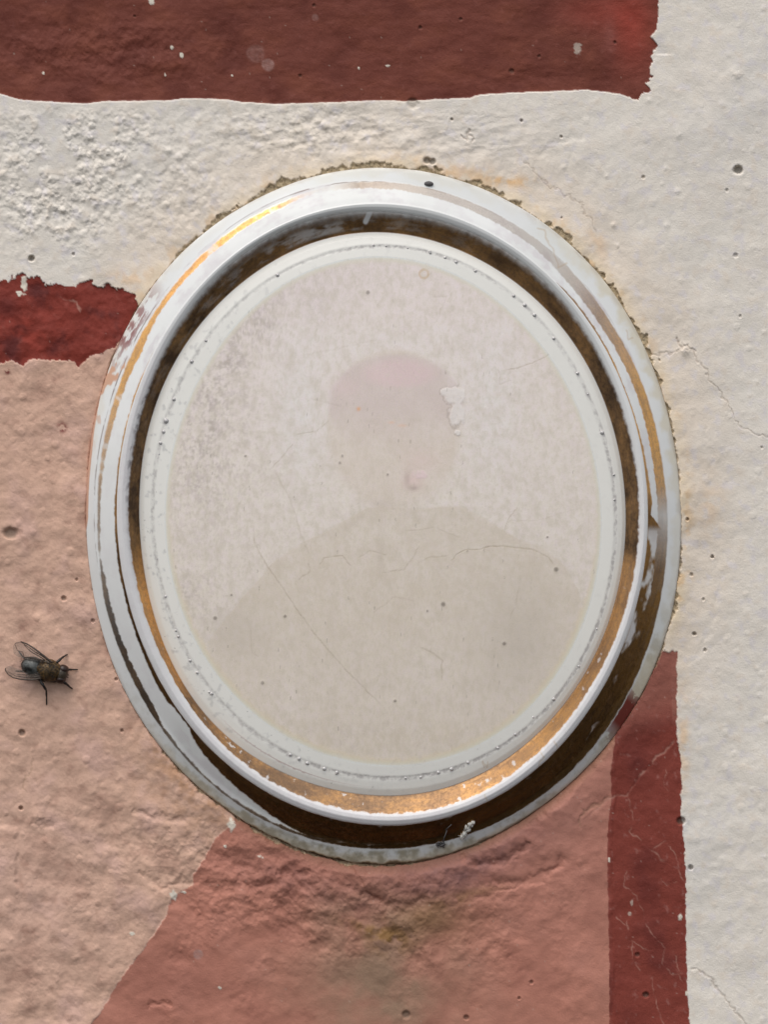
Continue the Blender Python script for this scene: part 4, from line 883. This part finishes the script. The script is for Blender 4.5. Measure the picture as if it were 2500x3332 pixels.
for L_ in LEGS:
    pts = [FW(*p) for p in L_]; n_ = len(pts)
    den = []; rad_ = []
    for i in range(n_ - 1):
        for q in range(5):
            t = q / 5; den.append(pts[i].lerp(pts[i + 1], t)); base_r = 3.6 * (1 - (i + t) / (n_ - 1)) + 1.5
            rad_.append((base_r * (1 + .25 * math.sin(math.pi * t))) * pxm)
    den.append(pts[-1]); rad_.append(1.8 * pxm)
    mb = MB().tube(den, rad_, 8)
    for i in range(3, len(den) - 1):
        for q in range(2):
            dv_ = Vector((rl.uniform(-1, 1), rl.uniform(-1, 1), rl.uniform(-1, 1))).normalized() + (den[i + 1] - den[i]).normalized() * .8
            mb.tube([den[i], den[i] + dv_.normalized() * 5.5 * pxm], [.45 * pxm, .15 * pxm], 3, False)
    mb.build('leg', M_LEG, fly)
# wings: outline in the fly crop's pixels, lifted a little off the abdomen, with veins
def wing(outline, veins, hroot, htip, root, tip):
    rv = Vector(root); tv = Vector(tip); L2 = (tv - rv).length_squared
    def hgt(p): t = max(0, min(1, (Vector(p) - rv).dot(tv - rv) / L2)); return hroot * (1 - t) + htip * t + .18 * math.sin(t * 5)
    cx_ = sum(p[0] for p in outline) / len(outline); cy_ = sum(p[1] for p in outline) / len(outline)
    # smooth closed outline
    O_ = []; n_ = len(outline)
    for i in range(n_):
        p0, p1, p2, p3 = [Vector(outline[(i + q - 1) % n_]) for q in range(4)]
        for q in range(5):
            t = q / 5; O_.append(.5 * ((2 * p1) + (p2 - p0) * t + (2 * p0 - 5 * p1 + 4 * p2 - p3) * t * t + (3 * p1 - p0 - 3 * p2 + p3) * t ** 3))
    mb = MB(); K_ = 10; m_ = len(O_)
    for side_, off_ in ((0, .0), (1, -.012)):
        for k_ in range(K_ + 1):
            f_ = k_ / K_
            for p in O_:
                x_ = cx_ + (p[0] - cx_) * f_; y_ = cy_ + (p[1] - cy_) * f_
                mb.v.append(FW(x_, y_, hgt((x_, y_)) + off_ + .03 * math.sin(x_ * .03 + y_ * .02)))
    B_ = (K_ + 1) * m_
    for k_ in range(K_):
        for j in range(m_):
            j2 = (j + 1) % m_; a = k_ * m_; c_ = a + m_
            mb.f.append((a + j, a + j2, c_ + j2, c_ + j)); mb.f.append((B_ + a + j, B_ + c_ + j, B_ + c_ + j2, B_ + a + j2))
    e = K_ * m_
    for j in range(m_): j2 = (j + 1) % m_; mb.f.append((e + j, e + j2, B_ + e + j2, B_ + e + j))
    wg = mb.build('wing', M_WING, fly)
    vb = MB()
    for v_, r_ in veins:
        pp = []
        for i in range(len(v_) - 1):
            for q in range(6):
                t = q / 6; pp.append((v_[i][0] * (1 - t) + v_[i + 1][0] * t, v_[i][1] * (1 - t) + v_[i + 1][1] * t))
        pp.append(v_[-1])
        vb.tube([FW(a, b, hgt((a, b)) + .03) for a, b in pp], [r_ * pxm * (1 - .5 * i / len(pp)) for i in range(len(pp))], 6)
    vb.build('wing_veins', M_VEIN, fly)
wing([(940,640),(860,580),(740,480),(600,375),(480,300),(375,265),(290,275),(240,340),(240,450),(300,520),(420,560),(560,590),(700,600),(830,630)],
     [([(940,640),(860,575),(740,478),(600,372),(480,298),(375,262)],3.6),([(900,620),(760,520),(620,440),(500,350),(370,262)],2.0),([(800,590),(700,520),(560,440),(430,320)],1.6),
      ([(740,580),(560,545),(440,545),(400,440),(315,425),(265,300),(375,265)],1.2),([(700,520),(590,465),(540,430),(450,330)],1.4),([(800,600),(620,570),(470,550)],1.8)], 2.7, 1.4, (900, 610), (260, 330))
wing([(760,860),(640,800),(520,790),(400,770),(280,735),(180,705),(105,730),(100,790),(150,860),(240,915),(360,940),(500,950),(620,945),(720,930)],
     [([(740,920),(620,948),(500,950),(360,938),(240,912),(150,855),(98,780),(98,735)],2.6),([(740,900),(600,900),(440,900),(280,880),(150,800)],1.3),([(740,880),(600,850),(460,860),(300,850)],1.2),
      ([(760,860),(600,810),(420,780)],1.2),([(500,950),(470,900),(480,850)],.9)], 2.2, .9, (740, 900), (110, 750))
for p_, r_ in (((640, 850, .9), (26, 13, 12)), ((760, 900, .9), (20, 15, 12)), ((900, 920, .8), (24, 12, 12)), ((1020, 930, .8), (16, 11, 11))):
    MB().ball(FW(*p_), (axd, sdv, upv), tuple(q * pxm for q in r_), 14, 10, rough_ball(int(p_[0]), .08)).build('leg_base', M_LEG, fly)
# bristles on thorax, head and tail
mb = MB(); rb_ = random.Random(21)
for i in range(230):
    u_ = rb_.uniform(-1, 1); a = rb_.uniform(-1.2, 1.2)
    c = FW(880, 775, 1.6); d3 = (axd * u_ + sdv * math.sin(a) * math.sqrt(1 - u_ * u_) + upv * math.cos(a) * math.sqrt(1 - u_ * u_))
    p = c + axd * d3.dot(axd) * 38 * pxm + sdv * d3.dot(sdv) * 31 * pxm + upv * d3.dot(upv) * 30 * pxm
    mb.tube([p, p + (d3 * .6 - axd * .9).normalized() * rb_.uniform(5, 11) * pxm], [.6 * pxm, .15 * pxm], 3, False)
for i in range(90):
    u_ = rb_.uniform(-1, .6); a = rb_.uniform(-1.3, 1.3); c = FW(585, 705, 1.35)
    d3 = (axd * u_ + sdv * math.sin(a) * math.sqrt(1 - u_ * u_) + upv * math.cos(a) * math.sqrt(1 - u_ * u_))
    p = c + axd * d3.dot(axd) * 42 * pxm + sdv * d3.dot(sdv) * 28 * pxm + upv * d3.dot(upv) * 25 * pxm
    mb.tube([p, p + (d3 * .5 - axd * .9).normalized() * rb_.uniform(4, 8) * pxm], [.5 * pxm, .12 * pxm], 3, False)
mb.build('bristles', M_LEG, fly, 'stuff')
print('tris', sum(len(o.data.polygons) * 2 for o in SC.objects if o.type == 'MESH'))
